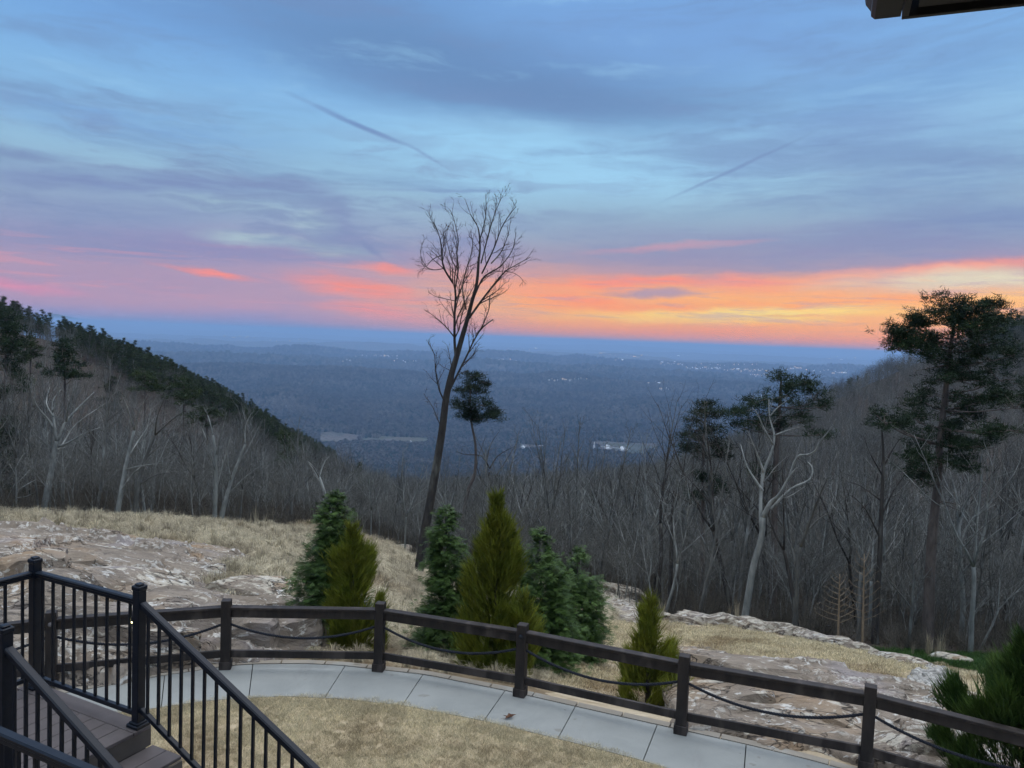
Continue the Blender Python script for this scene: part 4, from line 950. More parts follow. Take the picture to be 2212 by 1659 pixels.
# ---------------- hero trees from measured limb lines
def limb3(P,D,dd=0.,base=None):
    """photo polyline -> world points at distance D, drifting dd metres in depth"""
    n=len(P);o=[]
    for i,(x,y) in enumerate(P):o.append(at(x,y,D+dd*(i/(max(n-1,1)))))
    if base is not None:o[0]=base
    return o
def smooth3(pts,sub=3):
    o=[]
    n=len(pts)
    for i in range(n-1):
        p0=pts[max(i-1,0)];p1=pts[i];p2=pts[i+1];p3=pts[min(i+2,n-1)]
        for k in range(sub):
            t=k/sub;o.append(tuple(.5*((2*p1[j])+(-p0[j]+p2[j])*t+(2*p0[j]-5*p1[j]+4*p2[j]-p3[j])*t*t+(-p0[j]+3*p1[j]-3*p2[j]+p3[j])*t**3) for j in range(3)))
    o.append(pts[-1]);return o
def hero(name,trunk,r0,r1,D,limbs,seed,mt,mf,label,dens=1.8,lv=3,Lf=.3,tw=.006,side=[],trunk_tw=0,group=None,ang=.7,up=.08):
    r=random.Random(seed);b=hit(*trunk[0],dmin=D*.8) if D is None else None
    hh_=hit(*trunk[0],dmin=20);hd=hypot(hh_[0],hh_[1]);print(name,D,round(hd,1))
    if hd<D:D=hd
    base=at(*trunk[0],D);gz=TZ(base[0],base[1])
    T=smooth3(limb3(trunk,D));T=[(T[0][0],T[0][1],min(gz,T[0][2])-.3)]+T
    n=len(T);rad=[r0*1.15]+[r0+(r1-r0)*(i/(n-2)) for i in range(n-1)]
    gt=G();gc_=G();gt.tube(T,rad,9)
    for i in range(1,4):
        pass
    for L in limbs:
        P,a,dd=L[0],L[1],L[2];b_=L[3] if len(L)>3 else a*.18
        Lw=smooth3(limb3(P,D,dd));m=len(Lw);lr=[a+(b_-a)*(i/(m-1)) for i in range(m)]
        gt.tube(Lw,lr,6,True);branchlets(gc_,Lw,lr,r,lv,dens,Lf,ang,up,tw,.12)
    if trunk_tw:branchlets(gc_,T,rad,r,lv-1,trunk_tw,.06,.9,.03,tw,.35)
    off=Vector((base[0],base[1],gz))
    gt.v=[(v[0]-off.x,v[1]-off.y,v[2]-off.z) for v in gt.v];gc_.v=[(v[0]-off.x,v[1]-off.y,v[2]-off.z) for v in gc_.v]
    return tree(name,gt,gc_,M[mt],M[mf],tuple(off),0,1,label,'tree',group)
hero('tall_bare_tree',[(902,1252),(914,1170),(929,1085),(942,1010),(955,930),(962,870),(972,820),(985,775),(1000,722),(1008,695),(1019,653),(1030,611),(1034,560)],.205,.05,36,
 [([(1034,560),(1037,535),(1033,493),(1018,466),(1004,429)],.05,.3,.008),([(985,775),(982,737),(982,680),(983,624),(959,580),(955,551),(950,513),(937,480)],0.0648,-1.5,0.0150),
  ([(983,624),(990,582),(987,546),(990,520),(981,475),(972,453)],0.0360,.8,0.0105),
  ([(1007,669),(999,622),(1008,580),(1021,535),(1017,502)],0.0360,1.4,0.0112),
  ([(1021,649),(1041,604),(1060,588),(1081,575),(1106,542),(1115,502)],0.0432,1.,0.0112),
  ([(1012,689),(1039,651),(1070,611),(1092,586),(1110,575),(1146,555)],0.0504,-1.,0.0112),
  ([(1041,591),(1057,558),(1070,529),(1083,493),(1100,465),(1115,446)],0.0360,-1.4,0.0105),
  ([(1061,569),(1080,548),(1090,528),(1099,500),(1104,469)],0.0288,1.,0.0090),
  ([(1035,524),(1048,475),(1050,450),(1049,420)],0.0288,.4,0.0090),
  ([(1039,569),(1059,493),(1072,453),(1086,422)],0.0324,.9,0.0090),
  ([(968,850),(985,815),(1010,765),(1024,735),(1043,702),(1057,664),(1057,640)],0.0468,1.2,0.0150),
  ([(1030,722),(1045,705),(1065,690)],0.0360,-.5,0.0225),
  ([(955,551),(935,560),(917,577),(908,552)],0.0216,-.8,0.0075),([(959,580),(935,583),(920,575),(908,545),(916,520)],0.0216,.9,0.0075),
  ([(983,650),(960,645),(940,640),(925,630)],0.0180,.9,0.0060),([(983,690),(965,670),(950,650)],0.0144,-1,0.0060),
  ([(962,870),(948,840),(941,800),(938,765),(925,740)],0.0360,-1.2,0.0090),([(972,830),(990,810),(1010,800)],0.0216,1.2,0.0075),([(955,930),(935,880),(915,850)],0.0216,1.,0.0075),
  ([(990,582),(975,560),(965,520),(955,505)],0.0216,-1.,0.0075),([(1092,586),(1110,590),(1125,600),(1130,610)],0.0144,-.6,0.0060)],
 801,'bark_dark','twig_dark','tall lone bare tree with fine upper twigs against the sunset, right of the grassy brow',dens=3.6,lv=3,Lf=.34,tw=.0075,trunk_tw=.3,ang=.62)
hero('forked_pale_tree',[(93,1114),(103,1055),(113,1010),(118,975),(123,953)],.13,.085,37,
 [([(123,953),(115,925),(103,905),(80,877),(73,857)],.07,-.6),([(120,935),(115,900),(113,867),(133,840)],.06,.8),([(123,953),(143,910),(180,870),(203,847)],.07,.7),
  ([(126,965),(150,955),(185,935),(217,923)],.06,-1.),([(115,900),(100,870),(108,835)],.04,1.2),([(143,910),(150,870),(165,835)],.045,-1.2),([(118,975),(135,960),(165,915),(230,870)],.05,1.5),([(113,890),(125,860),(128,820)],.04,-.9)],
 802,'bark_pale','twig_pale','pale-barked forked bare tree standing at the back of the dry grass, far left',dens=1.7,lv=3,Lf=.36,tw=.006)
hero('leaning_pale_tree',[(30,1090),(40,1000),(55,930),(72,880)],.12,.05,39,[([(72,880),(75,850),(70,820)],.05,.5),([(55,930),(62,900),(50,870)],.04,-.5),([(40,1000),(30,960),(42,915)],.05,.8)],803,'bark','twig_pale','slim leaning bare tree at the left photo edge beside the dark cedar',dens=1.6,Lf=.3)
hero('small_pale_tree',[(34,1110),(36,1060),(34,1010)],.05,.02,36,[([(36,1060),(60,1045),(78,1036)],.02,.4),([(35,1075),(58,1072),(76,1062)],.02,-.4),([(36,1030),(22,1005),(16,995)],.02,.3),([(34,1010),(48,985),(60,975)],.02,.2),([(36,1045),(56,1024),(70,1010)],.02,.5)],804,'bark_pale','twig_pale','small whitish sapling with level branches at far left, below the dark cedar',dens=1.4,lv=2,Lf=.3)
for k,(tr,lb,lab) in enumerate([
 ([(252,1125),(262,1060),(275,990),(290,930)],[[(262,1060),(290,1020),(330,990)],[(275,990),(300,950),(335,900)],[(290,930),(300,890),(320,850)],[(290,930),(275,880),(262,850)],[(270,1015),(310,1005),(360,1000)]],'grey-trunked bare tree behind the grass, right of the pale forked one'),
 ([(290,1128),(298,1050),(315,990),(335,940)],[[(298,1050),(340,1025),(400,1020)],[(315,990),(360,950),(410,925)],[(335,940),(340,900),(360,850)],[(335,940),(380,900),(418,880)]],'bare tree with long right-reaching limbs above the middle of the dry grass'),
 ([(462,1137),(466,1060),(466,985),(460,940)],[[(466,1060),(485,990),(500,940)],[(466,1020),(450,960),(430,910)],[(466,985),(480,930),(490,890)],[(460,940),(450,900),(440,880)]],'pale upright vase-shaped bare tree left of the feathery stems'),
 ([(475,1138),(490,1070),(510,1010),(530,960)],[[(490,1070),(530,1030),(570,1000)],[(510,1010),(540,960),(560,920)],[(530,960),(530,920),(545,890)],[(500,1040),(490,980),(500,930)]],'bare tree leaning right beside the vase-shaped one'),
 ([(720,1155),(712,1100),(700,1060),(690,1030)],[[(700,1060),(680,1020),(668,1000)],[(690,1030),(700,1000),(712,985)],[(712,1100),(735,1050),(765,1020)],[(690,1030),(675,1005),(660,995)]],'small crooked bare tree behind the tall left conifer tip')]):
    hero('edge_tree',tr,.11,.05,38+.5*k,[(l,.036,rnd.uniform(-1.5,1.5),.005) for l in lb],810+k,'bark_pale' if k!=1 else 'bark','twig_pale',lab,dens=2.4,lv=3,Lf=.38,group=None)
hero('crooked_pale_tree',[(1607,1348),(1616,1290),(1628,1220),(1645,1160),(1648,1117)],.145,.10,33,
 [([(1648,1117),(1665,1085),(1682,1070),(1705,1030),(1722,1010)],.1,-.8),([(1705,1030),(1722,987),(1745,982),(1762,973),(1772,953),(1795,925),(1806,905)],.05,-.8,.015),([(1665,1100),(1708,1057),(1748,1037),(1755,1012),(1745,998)],.06,.9,.02),
  ([(1645,1150),(1643,1080),(1650,1020),(1665,980),(1673,943),(1662,900),(1661,862)],.08,1.,.015),([(1673,940),(1700,930),(1727,922)],.03,.6,.01),([(1670,960),(1650,925),(1637,895),(1625,880)],.04,-.9,.01),([(1650,1020),(1635,980),(1625,955),(1615,930)],.045,-.7,.01),([(1648,1060),(1615,1010),(1600,960)],.05,.9,.012),([(1662,900),(1680,880),(1700,865)],.025,.5,.008),([(1682,1070),(1700,1075),(1740,1050)],.03,.5,.01)],
 820,'bark_pale','twig_pale','pale crooked bare tree with zigzag limbs at the lawn-edge rocks',dens=1.1,lv=3,Lf=.26,tw=.006)
hero('pale_twin_tree',[(1715,1370),(1720,1300),(1722,1230),(1730,1180)],.09,.055,36,[([(1722,1230),(1712,1190),(1700,1160)],.06,.5),([(1730,1180),(1755,1110),(1775,1060),(1790,1030)],.07,-.8),([(1740,1150),(1770,1120),(1800,1105)],.04,.8),([(1755,1110),(1760,1060),(1750,1020)],.035,.8)],821,'bark','twig','slim grey bare tree just right of the crooked pale one',dens=1.4,Lf=.3)
hero('dark_bare_tree',[(1890,1392),(1893,1300),(1900,1210),(1903,1120),(1908,1000),(1905,930)],.14,.03,40,[([(1903,1120),(1930,1060),(1960,1020)],.04,.8),([(1900,1160),(1870,1100),(1840,1070)],.04,-.8),([(1908,1010),(1935,960),(1960,930)],.03,.6),([(1908,1030),(1880,980),(1865,940)],.03,-.6),([(1901,1080),(1860,1050),(1830,1040)],.03,.9)],822,'bark_dark','twig_dark','thin dark-barked bare tree between the tan sapling and the big pine',dens=1.7,Lf=.3)
hero('white_branched_tree',[(2075,1400),(2080,1300),(2072,1180),(2070,1090)],.11,.06,42,[([(2070,1090),(2058,1040),(2050,1010)],.04,.6),([(2070,1120),(2100,1060),(2120,1040)],.045,-.6),([(2095,1062),(2090,1030),(2075,1010)],.03,.5),([(2072,1180),(2100,1120),(2150,1090)],.04,1.),([(2076,1240),(2110,1200),(2135,1130),(2160,1090)],.05,-1.)],823,'bark_pale','twig_pale','pale bare tree right of the big pine trunk',dens=1.4,Lf=.28)
hero('dark_forest_trunk',[(1447,1330),(1450,1200),(1452,1120),(1455,1060)],.11,.05,40,[([(1452,1160),(1430,1120),(1420,1080)],.03,.5),([(1455,1080),(1470,1040),(1480,1000)],.03,-.5)],824,'bark_dark','twig_dark','slim dark trunk in the wood above the small golden conifer',dens=1.5,Lf=.3)
hero('center_dark_tree',[(1058,1200),(1060,1130),(1058,1060),(1057,1020)],.12,.05,46,[([(1058,1012),(1040,985),(1005,982),(985,975)],.05,-.8),([(1058,1012),(1075,985),(1110,965)],.05,.6),([(1050,1000),(1060,960),(1080,930)],.04,1.),([(1058,1060),(1030,1010),(1050,940)],.04,-1.2),([(1058,1050),(1090,1000),(1120,950)],.04,1.2),([(1058,1030),(1045,980),(1020,930)],.035,1.)],825,'bark_dark','twig','round-headed bare tree right of the tall tree, between it and the golden conifer tip',dens=1.7,Lf=.4)
# saplings with whorled branches
for k,(x,y,ty,D,lab) in enumerate([(1863,1403,1196,29,'tan sapling with whorled bare branches at the end of the rock ledge'),(1810,1392,1240,31,'thinner tan sapling left of the whorled one')]):
    lbs=[]
    for q in range(9):
        t=.3+.68*q/9;yy=y+(ty-y)*t;w=(1.1-t)*62;lbs.append(([(x+4*t,yy),(x+4*t+w*.5,yy-10),(x+4*t+w,yy-22-6*t)],.012,rnd.uniform(-.8,.8)));lbs.append(([(x+4*t,yy-5),(x-w*.5,yy-12),(x-w,yy-24)],.012,rnd.uniform(-.8,.8)))
    hero('sapling',[(x,y),(x+2,(y+ty)/2),(x+4,ty)],.045,.012,D,lbs,830+k,'bark_tan','bark_tan',lab,dens=1.0,lv=1,Lf=.25)
# ---------------- hero pines
def hpine(name,trunk,r0,r1,D,pads,seed,label,dens=1.,nl=.26,nw=.016,mf='needle',stubs=0,group=None):
    r=random.Random(seed);base=at(*trunk[0],D);gz=TZ(base[0],base[1]);T=smooth3(limb3(trunk,D));T=[(T[0][0],T[0][1],min(gz,T[0][2])-.3)]+T
    n=len(T);rad=[r0+(r1-r0)*i/(n-1) for i in range(n)];gt=G();gf=G();gt.tube(T,rad,9);S=D/F
    for (cx_,cy_,rx,ry) in pads:
        dz=r.uniform(-1,.45)*min(2.4,abs(cx_-trunk[-1][0])*S*.5+.9)
        c=at(cx_,cy_,D+dz);wx=rx*S;wz=ry*S
        # limb from the trunk
        ti=min(range(n),key=lambda i:abs(T[i][2]-(c[2]-wz*.5-abs(c[0]-T[i][0])*.25)));p0=T[ti];p3=(c[0],c[1],c[2]-wz*.4)
        m=tuple(p0[j]*.5+p3[j]*.5+((-.12*wx) if j==2 else r.gauss(0,.1)) for j in range(3));gt.tube(smooth3([p0,m,p3]),[max(.03,rad[ti]*.35)*(1-.7*i/6) for i in range(7)],5)
        nsub=max(5,int(wx*5.2));wx*=1.12;wz*=1.1
        sh=r.uniform(.2,.8)
        for q in range(nsub):
            # twig tips through the pad
            a=r.uniform(0,6.283);u=sqrt(r.random());zz=r.uniform(-1,1);s_=sqrt(max(.05,1-zz*zz*.8))
            e=(c[0]+cos(a)*u*wx*s_,c[1]+sin(a)*u*wx*.9*s_,c[2]+zz*wz)
            gt.tube([p3,tuple((p3[j]+e[j])/2+r.gauss(0,.06) for j in range(3)),e],[.025,.016,.008],3,False)
            for _ in range(int(5*dens)):
                jj=min(.22,.12+wx*.2);cc=(e[0]+r.gauss(0,jj),e[1]+r.gauss(0,jj),e[2]+r.gauss(0,jj*.5));clump(gf,cc,22,nl,nw,r,.75,.3,min(1,max(0,sh*.5+.5*r.random())))
    for _ in range(stubs):
        i=r.randrange(n//3,n-2);a=r.uniform(0,6.3);e=(T[i][0]+cos(a)*r.uniform(.5,1.6),T[i][1]+sin(a)*1.,T[i][2]+r.uniform(-.3,.2));gt.tube([T[i],e],[.03,.008],4,False)
    off=Vector((base[0],base[1],gz))
    gt.v=[(v[0]-off.x,v[1]-off.y,v[2]-off.z) for v in gt.v];gf.v=[(v[0]-off.x,v[1]-off.y,v[2]-off.z) for v in gf.v]
    return tree(name,gt,gf,M['bark_pine'],M[mf],tuple(off),0,1,label,'tree',group)
hpine('pine_tree',[(2003,1425),(2006,1300),(2014,1150),(2025,1050),(2030,960),(2042,850),(2052,760),(2062,690)],.23,.05,33,
 [(2035,660,22,12),(2062,653,24,12),(2085,672,20,12),(2048,683,20,12),(2078,690,18,12),(2125,668,14,11),(2143,662,12,8),(2140,683,22,10),(1985,685,13,9),(1990,700,12,8),(2000,716,22,9),(1938,712,14,8),(1950,722,14,7),(1935,742,15,7),(1962,746,16,7),(1985,735,12,10),(2008,745,14,10),
  (2068,715,26,16),(2105,710,36,12),(2150,702,34,10),(2058,742,40,16),(2020,760,28,10),(2115,740,40,12),(2068,777,50,18),(2142,772,46,13),(2190,764,30,10),(2100,800,40,14),(2025,813,36,16),(2075,815,44,18),(2158,813,44,18),(1992,856,40,20),(2050,855,44,20),(2100,850,36,16),(2150,850,36,14),(2192,873,40,18),
  (1912,905,26,17),(1935,915,20,12),(1975,895,36,18),(2032,897,50,20),(2092,888,30,16),(1995,940,26,15),(2050,932,44,18),(2180,925,44,8),(2140,935,20,6),(1965,1000,22,11),(1985,985,18,8),(2000,1035,18,14),(2085,988,32,12),(2092,1008,20,7),(2110,960,20,8),(2070,955,24,10)],
 840,'biggest pine, tan trunk on green grass, dark top against the sunset at right',dens=1.8,nl=.18,nw=.014,stubs=10)
hpine('pine_tree',[(1668,1335),(1672,1200),(1674,1043),(1680,940),(1684,880),(1688,820)],.2,.05,38,
 [(1682,814,20,8),(1702,826,22,9),(1712,840,26,10),(1740,822,10,8),(1748,838,14,8),(1758,858,32,14),(1690,850,34,12),(1655,858,34,14),(1632,868,20,9),(1775,875,22,9),(1605,887,26,12),(1585,893,18,9),(1590,917,18,7),(1640,890,30,14),(1690,887,46,16),(1735,885,34,14),(1680,918,30,12),(1640,915,24,8),(1768,937,20,8),(1730,910,26,8),(1655,1017,18,7),(1640,1020,12,5)],
 841,'broad flat-topped pine behind the pale crooked tree',dens=.95,nl=.26,nw=.015)
hpine('pine_tree',[(1515,1335),(1517,1200),(1518,1100),(1520,950),(1528,868)],.16,.04,40,
 [(1528,868,14,10),(1520,885,20,8),(1538,893,14,8),(1512,905,24,8),(1500,925,34,10),(1535,925,22,10),(1490,943,26,9),(1530,950,34,10),(1556,962,20,9),(1480,965,18,8),(1510,975,34,9),(1550,978,26,8),(1520,1025,14,7),(1540,1040,24,11),(1552,1052,16,8),(1500,1072,13,9)],
 842,'layered narrow pine left of the broad flat-topped pine',dens=1.15,nl=.26,nw=.015)
hpine('pine_tree',[(1000,1200),(1004,1100),(1014,1053),(1026,1020),(1027,960),(1017,905),(1016,840)],.16,.05,52,
 [(1018,812,18,8),(1040,822,18,7),(1008,838,20,9),(1030,845,20,9),(1015,862,28,11),(1040,872,26,10),(1062,888,20,9),(1035,892,34,9),(1000,875,16,9),(1070,900,14,6),(1010,895,22,7),(1030,905,20,5)],
 843,'small lopsided pine right beside the tall bare tree in the centre',dens=1.3,nl=.3,nw=.02)
for k,(tr,D,pads,lab) in enumerate([
 ([(8,1100),(10,900),(14,700)],62,[(12,684,20,14),(2,700,18,14),(25,700,14,9),(12,727,24,12),(30,742,20,9),(10,752,26,12),(22,772,30,13),(10,792,26,14),(35,806,26,10),(20,822,36,12),(30,840,26,8),(0,850,24,12)],'tall dark pine cut by the left photo edge'),
 ([(66,1000),(66,860),(66,735)],82,[(64,735,14,8),(62,750,22,9),(72,762,18,8),(60,775,14,7)],'small pine second from the left edge on the hillside'),
 ([(140,1020),(140,880),(140,750)],74,[(140,742,16,9),(135,756,26,9),(148,768,30,10),(130,782,36,11),(145,796,36,11),(125,808,26,8),(155,812,22,7)],'rounded dark pine on the left hillside above the pale forked tree'),
 ([(15,1112),(15,1000),(14,920)],44,[(10,925,16,14),(20,950,22,14),(6,975,24,16),(20,1000,26,14),(8,1025,30,14),(22,1050,30,14),(12,1078,34,14),(40,1090,18,10),(14,1098,34,10)],'dense dark evergreen low at the left photo edge'),
 ([(313,1000),(313,880),(313,805)],96,[(313,803,16,6),(305,815,26,6),(325,822,22,6),(310,834,30,6),(335,840,14,5)],'flat layered pine halfway up the left hillside'),
 ([(397,1000),(397,900),(397,830)],92,[(395,826,14,6),(385,838,22,7),(408,842,20,7),(390,856,26,7),(410,862,16,6),(400,872,14,5)],'dark pine right of the flat layered one on the left hillside'),
 ([(447,1040),(447,960),(447,888)],78,[(445,888,16,6),(435,897,26,7),(458,900,22,7),(445,912,26,7)],'low round pine nearest the brow on the left hillside'),
 ([(615,1100),(615,1000),(615,940)],84,[(612,940,14,10),(622,955,16,12),(610,972,20,12),(622,985,22,10),(610,1000,18,8)],'pine where the left ridge meets the ravine')]):
    hpine('hillside_pine',tr,.16,.05,D,pads,850+k,lab,dens=.9,nl=.34,nw=.03,mf='needle_far' if k in(1,4,5,6,7) else 'needle')
# ---------------- planted conifers behind the fence
def conifer(name,x,base_y,top_y,D,halfw,seed,kind,label,group,lean=0,prof=None,n=2600,extra=()):
    """halfw in photo px at the widest; kind 'dark' arborvitae or 'gold' plumes"""
    r=random.Random(seed);b=at(x,base_y,D);gz=TZ(b[0],b[1]);t=at(x+lean,top_y,D);h=t[2]-gz;lx,ly=t[0]-b[0],t[1]-b[1];Rm=halfw*D/F*1.06
    gt=G();gf=G();gt.tube([(0,0,-.2),(lx*.5,ly*.5,h*.5),(lx,ly,h*.97)],[.06,.035,.006],6)
    prof=prof or [(0,.82),(.08,.98),(.2,1.),(.45,.78),(.7,.46),(.88,.2),(1,.03)]
    pz=[a for a,_ in prof];pr=[c for _,c in prof]
    lob=[(r.uniform(0,6.28),r.uniform(.0,1),r.uniform(.12,.42)) for _ in range(34)]
    BR=[]
    nbr=230 if kind=='dark' else max(10,int(h*9))
    for j in range(nbr):
        zt=(1-sqrt(r.random())) if r.random()<.7 else r.random();zt=min(zt,.97);a=r.uniform(0,6.283);Rz=float(np.interp(zt,pz,pr))*Rm
        BR.append((zt,a,Rz*r.uniform(.62,1.15),r.uniform(0,1)))
    for q in range(n):
        zt,a,Rz,sh=BR[r.randrange(nbr)]
        if kind=='dark':
            u=r.uniform(.25,1.05);sp_=.16*u*(.5+Rz)
            rr=Rz*u;c=(lx*zt+cos(a)*rr+r.gauss(0,sp_*.55),ly*zt+sin(a)*rr+r.gauss(0,sp_*.55),zt*h+.05+rr*(.30-.22*u)+r.gauss(0,.05+.03*Rz))
            u=min(u,1)
        else:
            # upright plume leaning out from the stem
            if q<n*.16:
                zt=r.random()**.8;u=r.random();Rz=float(np.interp(zt,pz,pr))*Rm*.6;a=r.uniform(0,6.283);c=(lx*zt+cos(a)*Rz*u,ly*zt+sin(a)*Rz*u,zt*h+.04)
            else:
                v=r.random();PL=min(h*(1-zt)*.75,.28*h)*(.5+.5*sh);rr=Rz*(.55+.45*min(1,v*2.2))*(1-.12*v);wd=.15*Rm**.5*(1-v)**.6+.02;u=.5+.5*r.random()
                c=(lx*zt+cos(a)*rr+r.gauss(0,wd*.6),ly*zt+sin(a)*rr+r.gauss(0,wd*.6),min(h*1.0,max(.03,zt*h-.12*h+PL*v+r.gauss(0,.05))))
                u=.4+.6*v
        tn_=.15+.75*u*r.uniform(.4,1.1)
        if kind=='dark':
            up=r.uniform(-.25,.55);L=.165*r.uniform(.6,1.3)*(1 if zt<.85 else .7);o=(cos(a+r.gauss(0,.45)),sin(a+r.gauss(0,.45)),up);l=sqrt(o[0]**2+o[1]**2+o[2]**2);d=(o[0]/l,o[1]/l,o[2]/l)
            s=vrot(d,pi/2,r.choice((0,pi))+r.gauss(0,.5))
            # flat fan of scale-leaf sprigs
            for j,(f,w_,ll) in enumerate(((0,0,1.),(.15,.5,.62),(.15,-.5,.62),(.4,.6,.5),(.4,-.6,.5),(.62,.55,.34),(.62,-.55,.34))):
                p=(c[0]+d[0]*L*f,c[1]+d[1]*L*f,c[2]+d[2]*L*f);e=(d[0]+s[0]*w_*1.3,d[1]+s[1]*w_*1.3,d[2]+s[2]*w_*1.3-.12);m_=sqrt(e[0]**2+e[1]**2+e[2]**2);e=(e[0]/m_,e[1]/m_,e[2]/m_)
                wv=.0075;lv_=L*ll*1.15;pm=(p[0]+e[0]*lv_*.5,p[1]+e[1]*lv_*.5,p[2]+e[2]*lv_*.5);pe=(p[0]+e[0]*lv_,p[1]+e[1]*lv_,p[2]+e[2]*lv_-.02)
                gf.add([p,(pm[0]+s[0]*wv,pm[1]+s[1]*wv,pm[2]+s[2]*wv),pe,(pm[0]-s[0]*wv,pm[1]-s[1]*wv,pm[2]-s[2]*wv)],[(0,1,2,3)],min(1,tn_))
        else:
            d=vrot((cos(a)*.55,sin(a)*.55,1.),r.uniform(0,.4),r.uniform(0,6.3));l=sqrt(sum(q_*q_ for q_ in d));d=tuple(q_/l for q_ in d);L=.34*r.uniform(.5,1.35)*(1 if zt<.8 else .75)
            for j in range(7):
                e=vrot(d,r.uniform(.08,.42),r.uniform(0,6.3));f=r.uniform(0,.5);p=(c[0]+d[0]*L*f,c[1]+d[1]*L*f,c[2]+d[2]*L*f);s=vrot(e,pi/2,r.uniform(0,6.3));wv=.008;lv_=L*r.uniform(.4,.7)
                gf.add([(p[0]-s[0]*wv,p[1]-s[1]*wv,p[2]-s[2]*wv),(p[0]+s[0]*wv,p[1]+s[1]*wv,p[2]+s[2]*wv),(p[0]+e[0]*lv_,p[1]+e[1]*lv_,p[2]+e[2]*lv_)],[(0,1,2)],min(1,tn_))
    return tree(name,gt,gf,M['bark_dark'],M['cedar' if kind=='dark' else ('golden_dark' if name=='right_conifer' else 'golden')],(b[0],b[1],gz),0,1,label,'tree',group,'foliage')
gd='dark green planted conifers behind the fence';gg='golden green planted conifers behind the fence'
P1_=[(0,.9),(.12,1.),(.3,.78),(.5,.62),(.7,.42),(.85,.3),(.93,.2),(1,.05)]
conifer('dark_conifer',703,1432,1066,14.6,82,900,'dark','tall dark green conifer, leftmost of the row, behind the fence between two posts',gd,18,P1_,9000)
conifer('golden_conifer',762,1440,1150,14.0,52,901,'gold','golden-green conifer just right of the leftmost dark one',gg,-2,None,5200)
conifer('dark_conifer',980,1440,1098,15.0,64,902,'dark','dark green conifer with a broad skirt, right of the tall bare trunk',gd,-18,[(0,1.3),(.15,1.2),(.35,.85),(.55,.62),(.8,.42),(.92,.24),(1,.1)],8500)
conifer('golden_conifer',1068,1478,1083,13.3,76,903,'gold','tallest golden-green conifer with a sharp spire in the centre',gg,6,[(0,.85),(.12,1.),(.3,.96),(.5,.72),(.68,.48),(.82,.36),(.93,.17),(1,.02)],9500)
conifer('golden_conifer',1128,1490,1296,12.9,36,904,'gold','short golden side conifer by the fence post, right of the tallest golden one',gg,4,None,1500)
conifer('dark_conifer',1172,1452,1150,15.0,70,905,'dark','dark conifer directly right of the tallest golden one',gd,-6,[(0,.95),(.15,1.),(.35,.95),(.6,.72),(.8,.45),(.92,.2),(1,.05)],7500)
conifer('dark_conifer',1255,1412,1188,17.2,56,906,'dark','dense rounded dark conifer, rightmost of the dark ones',gd,-8,[(0,.8),(.12,.96),(.3,1.),(.55,.88),(.75,.6),(.9,.32),(1,.06)],8000)
conifer('dark_conifer',1202,1400,1215,17.0,34,909,'dark','dark conifer wedged between the two right-hand dark ones',gd,0,None,3000)
conifer('golden_conifer',1398,1560,1302,13.0,56,907,'gold','small sparse golden conifer standing alone on tan grass by the fence',gg,8,[(0,.85),(.1,1.),(.25,.9),(.45,.62),(.65,.38),(.85,.2),(1,.04)],2300)
conifer('golden_conifer',1455,1580,1495,12.6,16,910,'gold','tiny golden conifer beside the fence post, next to the small sparse one',gg,0,None,400)
conifer('right_conifer',2215,1700,1395,11.6,128,908,'gold','big dark green conifer cut off by the right photo edge',None,0,[(0,.9),(.2,1.),(.4,.9),(.6,.6),(.8,.3),(1,.05)],9000)
# ---------------- fallen leaf on the path
lx_,ly_,_=onz(1099,1552,0);r=random.Random(4);g=G();c0=[]
for k in range(15):
    a=2*pi*k/15;rr=.085*(1 if k%3==0 else .5)*(1.25 if k in(0,) else 1);c0.append((cos(a)*rr*1.15,sin(a)*rr*.8,.02+.028*abs(sin(a*1.5+.4))))
g.add(c0+[(0,0,.008)],[(k,(k+1)%15,15) for k in range(15)]);g.add([(-.13,.0,.02),(-.13,.006,.02),(-.04,.004,.012),(-.04,-.002,.012)],[(0,1,2,3)])
o=g.mk('leaf',simple('dead_leaf',(.10,.045,.025),(.2,.10,.055),40,.7,.3));o.location=(lx_,ly_,.004);o.rotation_euler=(0,0,.5);tag(o,'curled brown fallen leaf on the concrete path','leaf')
# ---------------- parked car with lit tail lights in the wood
q=at(2118,1291,58);cz=TZ(q[0],q[1]);ce=empty('parked_car',(q[0],q[1],q[2]-.85),R(25));tag(ce,'dark car with two red tail lights glowing through the trees at far right','car')
g=G();pf=[(-2.1,.35),(-2.15,.75),(-2.0,1.0),(-1.3,1.05),(-.8,1.45),(.5,1.48),(1.2,1.05),(2.1,.9),(2.2,.6),(2.15,.35)]
vs=[(s*(.86 if z<1.1 else .68),x,z) for s in(-1,1) for (x,z) in pf];k=len(pf);g.add(vs,[(i_,(i_+1)%k,(i_+1)%k+k,i_+k) for i_ in range(k)]+[tuple(range(k-1,-1,-1)),tuple(range(k,2*k))])
g.mk('body',simple('dark_car_paint',(.02,.02,.024),(.03,.03,.035),2,.3,.5),ce)
for sx_ in(-.8,.8):
    for y_ in(-1.35,1.35):g=G();g.tube([(sx_-.1,y_,.33),(sx_+.1,y_,.33)],[.33,.33],14);g.mk('wheel',M['dark'],ce)
for sx_ in(-.62,.62):g=G();g.box((sx_,-2.13,.82),(.34,.05,.15),bev=.01);g.mk('tail_light',emis('tail_light_glow',(1,.12,.03),9.),ce)
g=G();g.box((0,0,-.4),(3.2,6.,1.1));g.mk('parking_pad',M['dark'],ce)
